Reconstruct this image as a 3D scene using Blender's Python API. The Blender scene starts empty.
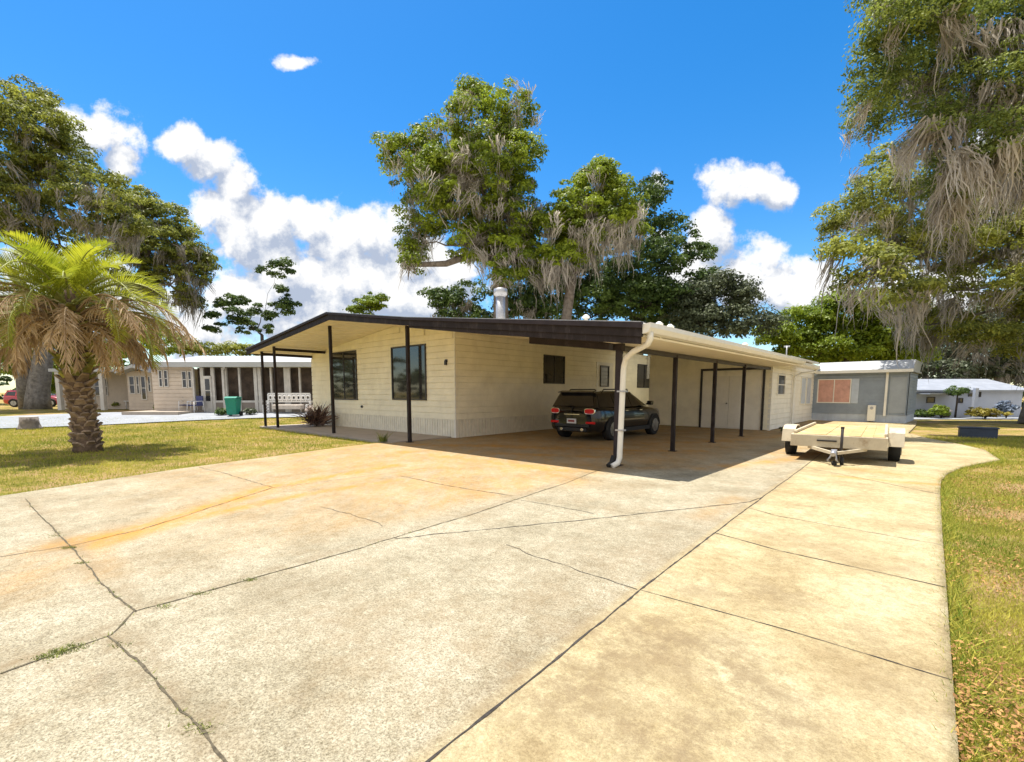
import bpy, math, random
import numpy as np
from mathutils import Vector, Matrix
random.seed(7); R = np.random.default_rng(11)
SC = bpy.context.scene; COL = SC.collection
# ------------------------------------------------------------------ camera frame
F, CX, CY, PITCH, HC = 474.0, 512.0, 442.0, math.radians(6), 1.5
AZ = math.radians(42)
eB = (math.sin(AZ), math.cos(AZ)); eA = (-math.cos(AZ), math.sin(AZ))
cp, sp = math.cos(PITCH), math.sin(PITCH)
def ray(u, v):
    xc = (u-CX)/F; zc = -(v-CY)/F
    return (xc, cp+zc*sp, -sp+zc*cp)
def sstep(a, b, x):
    t = np.clip((x-a)/(b-a), 0, 1); return t*t*(3-2*t)
def terrain(x, y):
    left = .35*sstep(20, 27, y)*sstep(-2, -8, x)
    right = -1.2*sstep(24, 42, y)*sstep(13, 22, x)
    return left+right
def G(u, v, z=None):
    """where the sight line through a pixel of the photograph meets the ground (survey of the place)"""
    d = ray(u, v)
    if z is not None:
        t = (z-HC)/d[2]; return (d[0]*t, d[1]*t, z)
    t = 2.0
    while t < 200:
        x, y, zz = d[0]*t, d[1]*t, HC+d[2]*t
        if zz <= terrain(x, y): break
        t += .05
    return (d[0]*t, d[1]*t, float(terrain(d[0]*t, d[1]*t)))
def P(u, v, y):
    d = ray(u, v); t = y/d[1]; return (d[0]*t, y, HC+d[2]*t)
O = G(618, 467, 0)
def AB(x, y):
    x -= O[0]; y -= O[1]; return (x*eA[0]+y*eA[1], x*eB[0]+y*eB[1])
def W(a, b, z=0): return (O[0]+a*eA[0]+b*eB[0], O[1]+a*eA[1]+b*eB[1], z)
def ABp(u, v):
    p = G(u, v, 0); return AB(p[0], p[1])
# ------------------------------------------------------------------ materials
MATS = {}
def nmat(name):
    m = bpy.data.materials.new(name); m.use_nodes = True
    nt = m.node_tree; b = nt.nodes['Principled BSDF']
    return m, nt, b
def ND(nt, t, **kw):
    n = nt.nodes.new(t)
    for k, v in kw.items(): setattr(n, k, v)
    return n
def mat(name, col, rough=.6, metal=0, var=.12, scale=6., bump=0., bscale=60., spec=.4, stain=None, coat=0):
    if name in MATS: return MATS[name]
    m, nt, b = nmat(name); L = nt.links.new
    tc = ND(nt, 'ShaderNodeTexCoord')
    n1 = ND(nt, 'ShaderNodeTexNoise'); n1.inputs['Scale'].default_value = scale; n1.inputs['Detail'].default_value = 6
    n1.inputs['Roughness'].default_value = .65
    L(tc.outputs['Object'], n1.inputs['Vector'])
    cr = ND(nt, 'ShaderNodeValToRGB')
    e = cr.color_ramp.elements
    lo = [max(0, c*(1-var*1.4)) for c in col]; hi = [min(1, c*(1+var)) for c in col]
    e[0].position = .3; e[1].position = .7
    e[0].color = (*lo, 1); e[1].color = (*hi, 1)
    L(n1.outputs['Fac'], cr.inputs['Fac'])
    out = cr.outputs['Color']
    if stain:
        n3 = ND(nt, 'ShaderNodeTexNoise'); n3.inputs['Scale'].default_value = stain[1]; n3.inputs['Detail'].default_value = 8
        n3.inputs['Roughness'].default_value = .75
        mp = ND(nt, 'ShaderNodeMapping'); mp.inputs['Scale'].default_value = (1, 1, stain[3] if len(stain) > 3 else 1)
        L(tc.outputs['Object'], mp.inputs['Vector']); L(mp.outputs['Vector'], n3.inputs['Vector'])
        r3 = ND(nt, 'ShaderNodeMapRange'); r3.inputs['From Min'].default_value = .52; r3.inputs['From Max'].default_value = .75
        r3.inputs['To Max'].default_value = stain[2]
        L(n3.outputs['Fac'], r3.inputs['Value'])
        mx = ND(nt, 'ShaderNodeMix', data_type='RGBA'); mx.inputs['B'].default_value = (*stain[0], 1)
        L(r3.outputs['Result'], mx.inputs['Factor']); L(out, mx.inputs['A']); out = mx.outputs['Result']
    L(out, b.inputs['Base Color'])
    b.inputs['Roughness'].default_value = rough; b.inputs['Metallic'].default_value = metal
    b.inputs['Specular IOR Level'].default_value = spec
    if coat: b.inputs['Coat Weight'].default_value = coat; b.inputs['Coat Roughness'].default_value = .04
    if bump:
        n2 = ND(nt, 'ShaderNodeTexNoise'); n2.inputs['Scale'].default_value = bscale; n2.inputs['Detail'].default_value = 5
        L(tc.outputs['Object'], n2.inputs['Vector'])
        bp = ND(nt, 'ShaderNodeBump'); bp.inputs['Strength'].default_value = bump; bp.inputs['Distance'].default_value = .02
        L(n2.outputs['Fac'], bp.inputs['Height']); L(bp.outputs['Normal'], b.inputs['Normal'])
    MATS[name] = m; return m
def glass(name, col=(.02, .022, .025), rough=.04):
    if name in MATS: return MATS[name]
    m, nt, b = nmat(name)
    tc = ND(nt, 'ShaderNodeTexCoord'); n = ND(nt, 'ShaderNodeTexNoise'); n.inputs['Scale'].default_value = 1.5
    nt.links.new(tc.outputs['Object'], n.inputs['Vector'])
    cr = ND(nt, 'ShaderNodeValToRGB'); cr.color_ramp.elements[0].color = (*[c*.5 for c in col], 1); cr.color_ramp.elements[1].color = (*[c*1.8 for c in col], 1)
    nt.links.new(n.outputs['Fac'], cr.inputs['Fac']); nt.links.new(cr.outputs['Color'], b.inputs['Base Color'])
    b.inputs['Roughness'].default_value = rough; b.inputs['Specular IOR Level'].default_value = .8
    MATS[name] = m; return m
def leafmat(name, dark, light, trans=.3, rough=.5):
    if name in MATS: return MATS[name]
    m, nt, b = nmat(name); L = nt.links.new
    at = ND(nt, 'ShaderNodeAttribute'); at.attribute_name = 'rnd'
    cr = ND(nt, 'ShaderNodeValToRGB'); cr.color_ramp.elements[0].color = (*dark, 1); cr.color_ramp.elements[1].color = (*light, 1)
    L(at.outputs['Fac'], cr.inputs['Fac']); L(cr.outputs['Color'], b.inputs['Base Color'])
    b.inputs['Roughness'].default_value = rough; b.inputs['Specular IOR Level'].default_value = .25
    tr = ND(nt, 'ShaderNodeBsdfTranslucent'); L(cr.outputs['Color'], tr.inputs['Color'])
    mx = ND(nt, 'ShaderNodeMixShader'); mx.inputs['Fac'].default_value = trans
    o = nt.nodes['Material Output']
    L(b.outputs[0], mx.inputs[1]); L(tr.outputs[0], mx.inputs[2]); L(mx.outputs[0], o.inputs['Surface'])
    MATS[name] = m; return m
# ------------------------------------------------------------------ objects
def tag(o, label=None, cat=None, group=None, kind=None):
    if label: o['label'] = label
    if cat: o['category'] = cat
    if group: o['group'] = group
    if kind: o['kind'] = kind
    return o
def empty(name, loc, rz=0, label=None, cat=None, group=None):
    o = bpy.data.objects.new(name, None); COL.objects.link(o)
    o.location = loc; o.rotation_euler = (0, 0, rz); o.empty_display_size = .3
    return tag(o, label, cat, group)
def mesh_np(name, V, Fc, m, parent=None, rnd=None, smooth=False, attrs=None):
    V = np.asarray(V, dtype=np.float32); Fc = np.asarray(Fc, dtype=np.int32)
    k = Fc.shape[1]; me = bpy.data.meshes.new(name)
    me.vertices.add(len(V)); me.vertices.foreach_set('co', V.ravel())
    me.loops.add(Fc.size); me.loops.foreach_set('vertex_index', Fc.ravel())
    me.polygons.add(len(Fc)); me.polygons.foreach_set('loop_start', np.arange(0, Fc.size, k, dtype=np.int32))
    me.polygons.foreach_set('loop_total', np.full(len(Fc), k, dtype=np.int32))
    me.update(calc_edges=True)
    if smooth: me.polygons.foreach_set('use_smooth', np.ones(len(Fc), dtype=bool))
    A = dict(attrs or {})
    if rnd is not None: A['rnd'] = rnd
    for kx, val in A.items():
        at = me.attributes.new(kx, 'FLOAT', 'POINT'); at.data.foreach_set('value', np.asarray(val, dtype=np.float32))
    me.materials.append(m)
    o = bpy.data.objects.new(name, me); COL.objects.link(o)
    if parent: o.parent = parent
    return o
class MB:
    def __init__(s): s.v = []; s.f = []; s.sm = []
    def add(s, vs, fs, smooth=False):
        k = len(s.v); s.v += [tuple(p) for p in vs]; s.f += [tuple(i+k for i in f) for f in fs]; s.sm += [smooth]*len(fs); return s
    def box(s, x0, x1, y0, y1, z0, z1, rz=0, M=None):
        c = [(x, y, z) for z in (z0, z1) for y in (y0, y1) for x in (x0, x1)]
        if rz: c = [(x*math.cos(rz)-y*math.sin(rz), x*math.sin(rz)+y*math.cos(rz), z) for x, y, z in c]
        if M: c = [tuple(M@Vector(p)) for p in c]
        return s.add(c, [(0, 2, 3, 1), (4, 5, 7, 6), (0, 1, 5, 4), (2, 6, 7, 3), (0, 4, 6, 2), (1, 3, 7, 5)])
    def bar(s, p, q, w, h=None, up=(0, 0, 1)):
        h = h or w; p = Vector(p); q = Vector(q); d = (q-p).normalized(); u = Vector(up)
        if abs(d.dot(u)) > .98: u = Vector((0, 1, 0))
        r = d.cross(u).normalized(); u = r.cross(d)
        c = [e+r*(i*w/2)+u*(j*h/2) for e in (p, q) for j in (-1, 1) for i in (-1, 1)]
        return s.add(c, [(0, 1, 3, 2), (4, 6, 7, 5), (0, 4, 5, 1), (2, 3, 7, 6), (0, 2, 6, 4), (1, 5, 7, 3)])
    def tube(s, pts, rs, n=10, caps=True, smooth=True):
        pts = [Vector(p) for p in pts]
        if not hasattr(rs, '__len__'): rs = [rs]*len(pts)
        k = len(pts); vs = []; fs = []
        ref = Vector((.13, .97, .2)).normalized()
        for i, p in enumerate(pts):
            d = (pts[min(i+1, k-1)]-pts[max(i-1, 0)]).normalized()
            a = d.cross(ref)
            if a.length < .1: a = d.cross(Vector((1, 0, 0)))
            a.normalize(); b = d.cross(a)
            for j in range(n):
                t = 2*math.pi*j/n; vs.append(p+(a*math.cos(t)+b*math.sin(t))*rs[i])
        for i in range(k-1):
            for j in range(n):
                fs.append((i*n+j, i*n+(j+1) % n, (i+1)*n+(j+1) % n, (i+1)*n+j))
        s.add(vs, fs, smooth)
        if caps:
            m = len(s.v)-len(vs)
            s.f += [tuple(m+j for j in range(n))[::-1], tuple(m+(k-1)*n+j for j in range(n))]; s.sm += [False, False]
        return s
    def disc(s, c, axis, r, h, n=20, r2=None):
        c = Vector(c); ax = Vector(axis).normalized()
        return s.tube([c, c+ax*h], [r, r2 if r2 is not None else r], n)
    def quad(s, *p): return s.add(p, [tuple(range(len(p)))])
    def prism(s, poly, ext):
        """poly: 3d points, ext: vector"""
        n = len(poly); e = Vector(ext); a = [Vector(p) for p in poly]; b = [p+e for p in a]
        return s.add(a+b, [tuple(range(n))[::-1], tuple(range(n, 2*n))]+[(i, (i+1) % n, n+(i+1) % n, n+i) for i in range(n)])
    def build(s, name, m, parent=None, bevel=0, label=None, cat=None, group=None, kind=None):
        me = bpy.data.meshes.new(name); me.from_pydata(s.v, [], s.f)
        me.polygons.foreach_set('use_smooth', s.sm); me.update()
        if isinstance(m, str): m = MATS[m]
        me.materials.append(m)
        o = bpy.data.objects.new(name, me); COL.objects.link(o)
        if parent: o.parent = parent
        if bevel:
            md = o.modifiers.new('bevel', 'BEVEL'); md.width = bevel; md.segments = 2; md.limit_method = 'ANGLE'
        return tag(o, label, cat, group, kind)
# materials
mat('siding', (.93, .875, .70), .55, var=.07, scale=2, bump=.08, bscale=40, stain=((.5, .42, .3), 2.2, .25, .4))
mat('siding_white', (.88, .84, .74), .55, var=.06, scale=2, bump=.05, stain=((.5, .45, .36), 2.5, .3, .4))
mat('skirt', (.84, .79, .66), .5, var=.08, scale=3, stain=((.42, .38, .32), 3, .4, .5))
mat('soffit', (.90, .81, .62), .6, var=.05, scale=2)
mat('white_trim', (.80, .77, .69), .4, var=.04, scale=4, stain=((.5, .45, .36), 5, .25, .3))
mat('roof_white', (.72, .70, .66), .5, var=.08, scale=2, stain=((.4, .37, .32), 2, .5, 1))
mat('bronze', (.028, .021, .020), .6, var=.25, scale=5, spec=.15, stain=((.12, .1, .1), 6, .5, .3))
mat('bronze_light', (.042, .034, .038), .6, var=.2, scale=4, spec=.15)
mat('dark_metal', (.035, .03, .03), .4, var=.2, scale=6)
mat('black_rubber', (.018, .018, .018), .75, var=.2, scale=20, bump=.2)
mat('chrome', (.7, .7, .7), .15, 1, var=.05)
mat('alloy', (.35, .35, .36), .3, .9, var=.05)
mat('galv', (.42, .42, .44), .45, .6, var=.2, scale=20)
mat('pale_skirt', (.50, .55, .62), .6, var=.1, scale=2)
glass('window_glass', (.03, .03, .032)); glass('car_glass', (.012, .012, .014), .03)
mat('screen', (.055, .05, .05), .7, var=.2, scale=3)
mat('interior', (.16, .13, .11), .8, var=.5, scale=3)
def grey_concrete(): pass
# ------------------------------------------------------------------ ground
def ground_mat():
    m, nt, b = nmat('lawn'); L = nt.links.new
    tc = ND(nt, 'ShaderNodeTexCoord')
    def noise(s, d=6, r=.6):
        n = ND(nt, 'ShaderNodeTexNoise'); n.inputs['Scale'].default_value = s; n.inputs['Detail'].default_value = d; n.inputs['Roughness'].default_value = r
        L(tc.outputs['Object'], n.inputs['Vector']); return n.outputs['Fac']
    def ramp(fac, stops):
        c = ND(nt, 'ShaderNodeValToRGB'); e = c.color_ramp.elements
        while len(e) < len(stops): e.new(.5)
        for i, (p, col) in enumerate(stops): e[i].position = p; e[i].color = (*col, 1)
        L(fac, c.inputs['Fac']); return c.outputs['Color']
    c1 = ramp(noise(.9, 9, .7), [(.38, (.17, .17, .03)), (.48, (.33, .27, .07)), (.58, (.45, .31, .16))])
    c2 = ramp(noise(30, 6, .8), [(.3, (.35, .35, .3)), (.7, (1.35, 1.3, 1.2))])
    mx = ND(nt, 'ShaderNodeMix', data_type='RGBA', blend_type='MULTIPLY'); mx.inputs['Factor'].default_value = 1
    L(c1, mx.inputs['A']); L(c2, mx.inputs['B'])
    L(mx.outputs['Result'], b.inputs['Base Color']); b.inputs['Roughness'].default_value = .9; b.inputs['Specular IOR Level'].default_value = .1
    bp = ND(nt, 'ShaderNodeBump'); bp.inputs['Strength'].default_value = .8; bp.inputs['Distance'].default_value = .05
    L(noise(45, 6, .8), bp.inputs['Height']); L(bp.outputs['Normal'], b.inputs['Normal'])
    return m
LAWN = ground_mat()
def grid_lines():
    xs = np.concatenate([np.array([-900, -400, -200, -120]), np.arange(-80, 81, 1.5), np.array([120, 200, 400, 900])])
    ys = np.concatenate([np.array([-600, -200, -80, -40]), np.arange(-20, 101, 1.5), np.array([140, 200, 400, 1200])])
    return xs, ys
xs, ys = grid_lines(); X, Y = np.meshgrid(xs, ys); Z = terrain(X, Y)-.02
V = np.stack([X.ravel(), Y.ravel(), Z.ravel()], 1); nx, ny = len(xs), len(ys)
idx = np.arange(nx*ny).reshape(ny, nx)
Fq = np.stack([idx[:-1, :-1].ravel(), idx[:-1, 1:].ravel(), idx[1:, 1:].ravel(), idx[1:, :-1].ravel()], 1)
tag(mesh_np('ground', V, Fq, LAWN, smooth=True), kind='structure', label='yellow green lawn sheet around the houses')
# ------------------------------------------------------------------ driveway
rp = [ABp(*p) for p in [(958, 762), (952, 680), (946, 590), (942, 535), (940, 495), (941, 482), (947, 475), (960, 469), (978, 465), (1000, 461)]]
rb = [(-26, -4.9), (-12, -4.9)]+[(b, a) for a, b in rp]+[(b, a) for a, b in [ABp(985, 451), ABp(960, 445), ABp(930, 439.5), ABp(908, 434)]]+[(19, -4.0), (24, -3.9)]
rb = sorted(rb); RBb = np.array([q[0] for q in rb]); RBa = np.array([q[1] for q in rb])
lb = [(-26, -2.5), (-16, 2.0), (-8.4, 5.13), (-6, 6.12), (-1.8, 7.25), (-.6, 7.4), (-.3, 7.0), (1.8, 6.9), (11.7, 6.9), (11.9, .3), (24, .3)]
LBb = np.array([q[0] for q in lb]); LBa = np.array([q[1] for q in lb])
def aR(b): return np.interp(b, RBb, RBa)
def aL(b): return np.interp(b, LBb, LBa)
def segdist(A, B, pl):
    d = np.full(A.shape, 1e9)
    for (a0, b0), (a1, b1) in zip(pl[:-1], pl[1:]):
        ux, uy = a1-a0, b1-b0; t = np.clip(((A-a0)*ux+(B-b0)*uy)/(ux*ux+uy*uy), 0, 1)
        d = np.minimum(d, np.hypot(A-a0-t*ux, B-b0-t*uy))
    return d
bs = np.concatenate([np.arange(-26, -12, .5), np.arange(-12, 3, .09), np.arange(3, 24.01, .14)])
ns = 150; tt = np.linspace(0, 1, ns)
Bm = np.repeat(bs[:, None], ns, 1); Am = aR(Bm)*(1-tt)+aL(Bm)*tt
seam_b = [-26, -7.36, -5.22, -2.04, 2.03, 6.5, 24]; seam_a = [-3.5, -3.28, -3.13, -2.97, -2.81, -2.6, -2.2]
SA = np.interp(Bm, seam_b, seam_a)
tan = sstep(-.015, .015, SA-Am)
tan = np.maximum(tan, sstep(5.5, 9, Bm)*sstep(-.6, -1.2, Am))
def pl(px): return [ABp(*p) for p in px]
rust = np.zeros_like(Am)
for px, w, s in [([(90, 549), (200, 519), (300, 497), (400, 481)], .20, .9), ([(78, 545), (130, 535), (200, 512), (270, 490), (330, 478), (400, 466)], .28, 1.0),
                 ([(30, 556), (78, 545)], .2, .4), ([(0, 600), (30, 575), (78, 548)], .35, .35),
                 ([(400, 466), (470, 470), (560, 482)], .6, .55), ([(395, 452), (480, 462), (560, 472)], .45, .8),
                 ([(230, 480), (330, 460), (420, 452)], .25, .5), ([(100, 550), (105, 580)], .15, .35),
                 ([(420, 446), (500, 447), (560, 450)], .5, 1.0), ([(500, 455), (600, 458)], .35, .9), ([(560, 448), (640, 452), (700, 452)], .3, .9), ([(640, 470), (720, 466)], .2, .4),
                 ([(640, 445), (720, 442), (790, 436)], .5, .8), ([(440, 440), (540, 436)], .4, .5),
                 ([(700, 470), (780, 462), (830, 452)], .25, .7), ([(840, 478), (900, 484), (935, 486)], .12, .8),
                 ([(770, 456), (800, 448)], .4, .5), ([(850, 470), (930, 480)], .25, .4), ([(735, 500), (700, 520)], .15, .3)]:
    d = segdist(Am, Bm, pl(px)); rust = np.maximum(rust, s*np.exp(-(d/w)**2))
rust = np.maximum(rust, .55*sstep(-.6, .2, Am)*sstep(-9, -3, Bm)*sstep(1.5, -.5, Bm)); rust = np.maximum(rust, .5*sstep(0, 1, Bm)*sstep(-2, 0, Am))
dirt = np.zeros_like(Am)
for px, w, s in [([(560, 690), (620, 640), (700, 650), (760, 720)], .45, .95), ([(700, 590), (790, 600)], .25, .8), ([(620, 740), (760, 750)], .35, .9),
                 ([(840, 560), (900, 575)], .15, .3), ([(860, 640), (900, 700)], .25, .5), ([(700, 520), (640, 560), (560, 570)], .35, .45), ([(300, 590), (380, 640)], .5, .3),
                 ([(450, 540), (600, 575)], .2, .4), ([(135, 640), (150, 670)], .12, .7), ([(780, 540), (830, 550)], .2, .35),
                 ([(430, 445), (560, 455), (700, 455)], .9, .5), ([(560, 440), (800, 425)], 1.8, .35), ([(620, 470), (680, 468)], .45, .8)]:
    d = segdist(Am, Bm, pl(px)); dirt = np.maximum(dirt, s*np.exp(-(d/w)**2))
for px in ([(0, 674), (60, 652), (110, 635), (135, 612), (250, 580), (370, 545), (480, 512), (600, 470)], [(25, 499), (75, 552), (135, 612)], [(108, 636), (190, 716), (232, 764)], [(425, 764), (640, 590), (745, 510), (800, 470)]):
    dirt = np.maximum(dirt, .75*np.exp(-(segdist(Am, Bm, pl(px))/.07)**2))
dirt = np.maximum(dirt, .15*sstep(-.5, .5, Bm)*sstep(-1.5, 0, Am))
x = O[0]+Am*eA[0]+Bm*eB[0]; y = O[1]+Am*eA[1]+Bm*eB[1]
V = np.stack([x.ravel(), y.ravel(), np.full(x.size, .03)], 1); nb = len(bs)
idx = np.arange(nb*ns).reshape(nb, ns)
Fq = np.stack([idx[:-1, :-1].ravel(), idx[1:, :-1].ravel(), idx[1:, 1:].ravel(), idx[:-1, 1:].ravel()], 1)[:, ::-1]
# side skirts of the slab
E1 = idx[:, 0]; E2 = idx[:, -1]
lowR = V[E1].copy(); lowR[:, 2] = -.05; lowL = V[E2].copy(); lowL[:, 2] = -.05
n0 = len(V); V = np.concatenate([V, lowR, lowL]); iR = n0+np.arange(nb); iL = n0+nb+np.arange(nb)
S1 = np.stack([E1[:-1], E1[1:], iR[1:], iR[:-1]], 1); S2 = np.stack([E2[:-1], iL[:-1], iL[1:], E2[1:]], 1)
Fq = np.concatenate([Fq, S1, S2])
pad = lambda q: np.concatenate([q.ravel(), q[:, 0], q[:, -1]])
def drive_mat():
    m, nt, b = nmat('driveway_concrete'); L = nt.links.new
    tc = ND(nt, 'ShaderNodeTexCoord')
    def noise(s, d=6, r=.6, off=0, sc=None):
        n = ND(nt, 'ShaderNodeTexNoise'); n.inputs['Scale'].default_value = s; n.inputs['Detail'].default_value = d; n.inputs['Roughness'].default_value = r
        mp = ND(nt, 'ShaderNodeMapping'); mp.inputs['Location'].default_value = (off, off*.7, 0)
        mp.inputs['Rotation'].default_value = (0, 0, AZ)
        if sc: mp.inputs['Scale'].default_value = sc
        L(tc.outputs['Object'], mp.inputs['Vector']); L(mp.outputs['Vector'], n.inputs['Vector']); return n.outputs['Fac']
    def ramp(fac, stops):
        c = ND(nt, 'ShaderNodeValToRGB'); e = c.color_ramp.elements
        while len(e) < len(stops): e.new(.5)
        for i, (p, col) in enumerate(stops): e[i].position = p; e[i].color = (*col, 1)
        L(fac, c.inputs['Fac']); return c.outputs['Color']
    def mix(f, a, c, bt='MIX'):
        mx = ND(nt, 'ShaderNodeMix', data_type='RGBA', blend_type=bt)
        if isinstance(f, float): mx.inputs['Factor'].default_value = f
        else: L(f, mx.inputs['Factor'])
        L(a, mx.inputs['A'])
        if isinstance(c, tuple): mx.inputs['B'].default_value = (*c, 1)
        else: L(c, mx.inputs['B'])
        return mx.outputs['Result']
    def math_(op, a, c):
        n = ND(nt, 'ShaderNodeMath', operation=op); n.use_clamp = True
        for i, q in enumerate((a, c)):
            if isinstance(q, (int, float)): n.inputs[i].default_value = q
            else: L(q, n.inputs[i])
        return n.outputs[0]
    def attr(k):
        a = ND(nt, 'ShaderNodeAttribute'); a.attribute_name = k; return a.outputs['Fac']
    def rng(f, a, c, lo=0., hi=1.):
        n = ND(nt, 'ShaderNodeMapRange'); L(f, n.inputs['Value'])
        for k, q in zip(('From Min', 'From Max', 'To Min', 'To Max'), (a, c, lo, hi)): n.inputs[k].default_value = q
        return n.outputs['Result']
    g = ramp(noise(1.1, 8, .7), [(.36, (.255, .225, .155)), (.5, (.335, .30, .215)), (.64, (.395, .36, .27))])
    t = ramp(noise(1.3, 8, .65, 9), [(.36, (.335, .262, .14)), (.5, (.41, .34, .195)), (.64, (.46, .395, .245))])
    base = mix(attr('tan'), g, t)
    # aggregate speckle
    sp1 = mix(.5, ramp(noise(64, 2, .7), [(.38, (.52, .49, .43)), (.49, (1, 1, 1)), (.60, (1.38, 1.38, 1.38))]), ramp(noise(150, 2, .9, 2), [(.40, (.35, .32, .27)), (.5, (1, 1, 1)), (.60, (1.55, 1.55, 1.55))]))
    sp2 = ramp(noise(17, 6, .8, 4), [(.36, (.66, .62, .55)), (.6, (1.08, 1.08, 1.08))])
    spk = mix(rng(attr('tan'), 0, 1, .85, .45), mix(1., sp1, (1., 1., 1.), 'MULTIPLY'), sp1)
    one = ND(nt, 'ShaderNodeRGB'); one.outputs[0].default_value = (1, 1, 1, 1)
    sp_t = mix(.55, sp1, (1., 1., 1.))
    spk = mix(attr('tan'), sp1, sp_t)
    base = mix(1., base, spk, 'MULTIPLY'); base = mix(.8, base, sp2, 'MULTIPLY')
    rn = rng(noise(2.6, 14, .84, 3, (1, .35, 1)), .34, .56)
    base = mix(math_('MULTIPLY', math_('MULTIPLY', attr('rust'), rn), 1.), base, (.43, .215, .035))
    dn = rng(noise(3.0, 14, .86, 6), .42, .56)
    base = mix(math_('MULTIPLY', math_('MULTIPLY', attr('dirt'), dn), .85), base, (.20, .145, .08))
    # faint general grime and hairline stains
    gr = rng(noise(.8, 14, .84, 20), .50, .62, 0, .42)
    base = mix(gr, base, (.24, .17, .09))
    gr2 = rng(noise(5, 12, .86, 31, (1, .45, 1)), .56, .66, 0, .5)
    base = mix(gr2, base, (.15, .11, .07))
    L(base, b.inputs['Base Color']); b.inputs['Roughness'].default_value = .85; b.inputs['Specular IOR Level'].default_value = .2
    bp = ND(nt, 'ShaderNodeBump'); bp.inputs['Strength'].default_value = .5; bp.inputs['Distance'].default_value = .012
    L(noise(70, 5, .8), bp.inputs['Height']); L(bp.outputs['Normal'], b.inputs['Normal'])
    return m
tag(mesh_np('driveway', V, Fq, drive_mat(), attrs={'tan': pad(tan), 'rust': pad(rust), 'dirt': pad(dirt)}), kind='structure', label='stained concrete driveway running under the carport')
# joints / cracks
mat('joint_soil', (.10, .082, .05), .95, var=.5, scale=30)
mat('joint_dark', (.045, .038, .032), .95, var=.4, scale=30)
JP = []
def joint(px, w=.012, m='joint_dark', jitter=.006, weeds=0.):
    pts = [G(*p, .03)[:2] for p in px]
    q = []
    for p0, p1 in zip(pts[:-1], pts[1:]):
        n = max(2, int(math.dist(p0, p1)/.06))
        q += [(p0[0]+(p1[0]-p0[0])*i/n, p0[1]+(p1[1]-p0[1])*i/n) for i in range(n)]
    q.append(pts[-1]); mb = MB(); vs = []; off = 0
    for i, p in enumerate(q):
        a = q[max(0, i-1)]; c = q[min(len(q)-1, i+1)]; dx, dy = c[0]-a[0], c[1]-a[1]; l = math.hypot(dx, dy) or 1
        n = (-dy/l, dx/l); off = off*.8+random.gauss(0, jitter); ww = w*(.5+random.random())
        vs += [(p[0]+n[0]*(off+ww/2), p[1]+n[1]*(off+ww/2), .0335), (p[0]+n[0]*(off-ww/2), p[1]+n[1]*(off-ww/2), .0335)]
        if random.random() < weeds: JP.append((p[0]+n[0]*off, p[1]+n[1]*off))
    mb.add(vs, [(2*i, 2*i+1, 2*i+3, 2*i+2) for i in range(len(q)-1)])
    mb.build('driveway_joint', m, kind='structure')
joint([(425, 764), (540, 672), (640, 590), (745, 510), (800, 470), (826, 450)], .012, 'joint_dark', .0015)
joint([(640, 590), (780, 628), (952, 680)], .007, jitter=.001)
joint([(715, 533), (780, 551), (945, 587)], .010, jitter=.002)
joint([(748, 508), (780, 516.5), (941, 545)], .008, jitter=.002)
joint([(806, 468), (850, 476), (938, 494)], .010, jitter=.002)
joint([(0, 674), (60, 652), (110, 635), (135, 612), (250, 580), (370, 545), (480, 512), (560, 485), (600, 470)], .013, 'joint_soil', .004, .35)
joint([(25, 499), (45, 520), (75, 552), (100, 580), (135, 612)], .011, 'joint_soil', .003, .4)
joint([(108, 636), (150, 675), (190, 716), (232, 764)], .011, 'joint_soil', .003, .35)
joint([(395, 539), (503, 528), (615, 517), (750, 502), (762, 498)], .012)
joint([(400, 476), (450, 486), (512, 496)], .010)
joint([(521, 500), (560, 507), (593, 514)], .009)
joint([(0, 557), (50, 549), (75, 545), (140, 530), (200, 511), (272, 488)], .009, jitter=.008)
joint([(200, 467), (240, 478), (275, 488), (330, 481), (382, 474), (430, 468)], .008, jitter=.008)
joint([(320, 507), (350, 514), (385, 526)], .006, jitter=.01)
joint([(505, 545), (580, 572), (638, 589)], .006, jitter=.012)
# street on the left
mat('street', (.27, .285, .31), .85, var=.12, scale=1.2, bump=.2, stain=((.32, .31, .3), 1.2, .5, 1))
near = [(-260, 440), (-120, 434), (0, 429), (60, 427), (110, 425), (200, 420.5), (260, 418.3), (330, 416.5)]
far = [(-260, 421), (-120, 420), (0, 417), (60, 414.5), (110, 412.8), (200, 412.3), (260, 412.5), (330, 412.8)]
mb = MB(); vs = []
for k in range(len(near)-1):
    for j in range(7):
        if j == 6 and k < len(near)-2: continue
        t = j/6; A = G(near[k][0]*(1-t)+near[k+1][0]*t, near[k][1]*(1-t)+near[k+1][1]*t); B_ = G(far[k][0]*(1-t)+far[k+1][0]*t, far[k][1]*(1-t)+far[k+1][1]*t)
        for i in range(9):
            s = i/8; px, py = A[0]*(1-s)+B_[0]*s, A[1]*(1-s)+B_[1]*s; vs.append((px, py, float(terrain(px, py))+.03))
n = len(vs)//9
mb.add(vs, [(r*9+i, (r+1)*9+i, (r+1)*9+i+1, r*9+i+1) for r in range(n-1) for i in range(8)], True)
mb.build('street', 'street', kind='structure', label='pale concrete street beyond the left lawn')
# street in front of the far white house
mb = MB(); vs = []
for uu in range(890, 1500, 20):
    A = G(uu, 419.5); B_ = G(uu, 416.5)
    for q in (A, B_): vs.append((q[0], q[1], q[2]+.03))
mb.add(vs, [(2*i, 2*i+2, 2*i+3, 2*i+1) for i in range(len(vs)//2-1)]); mb.build('path', 'street', kind='structure', label='pale lane in front of the far white house')
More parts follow.
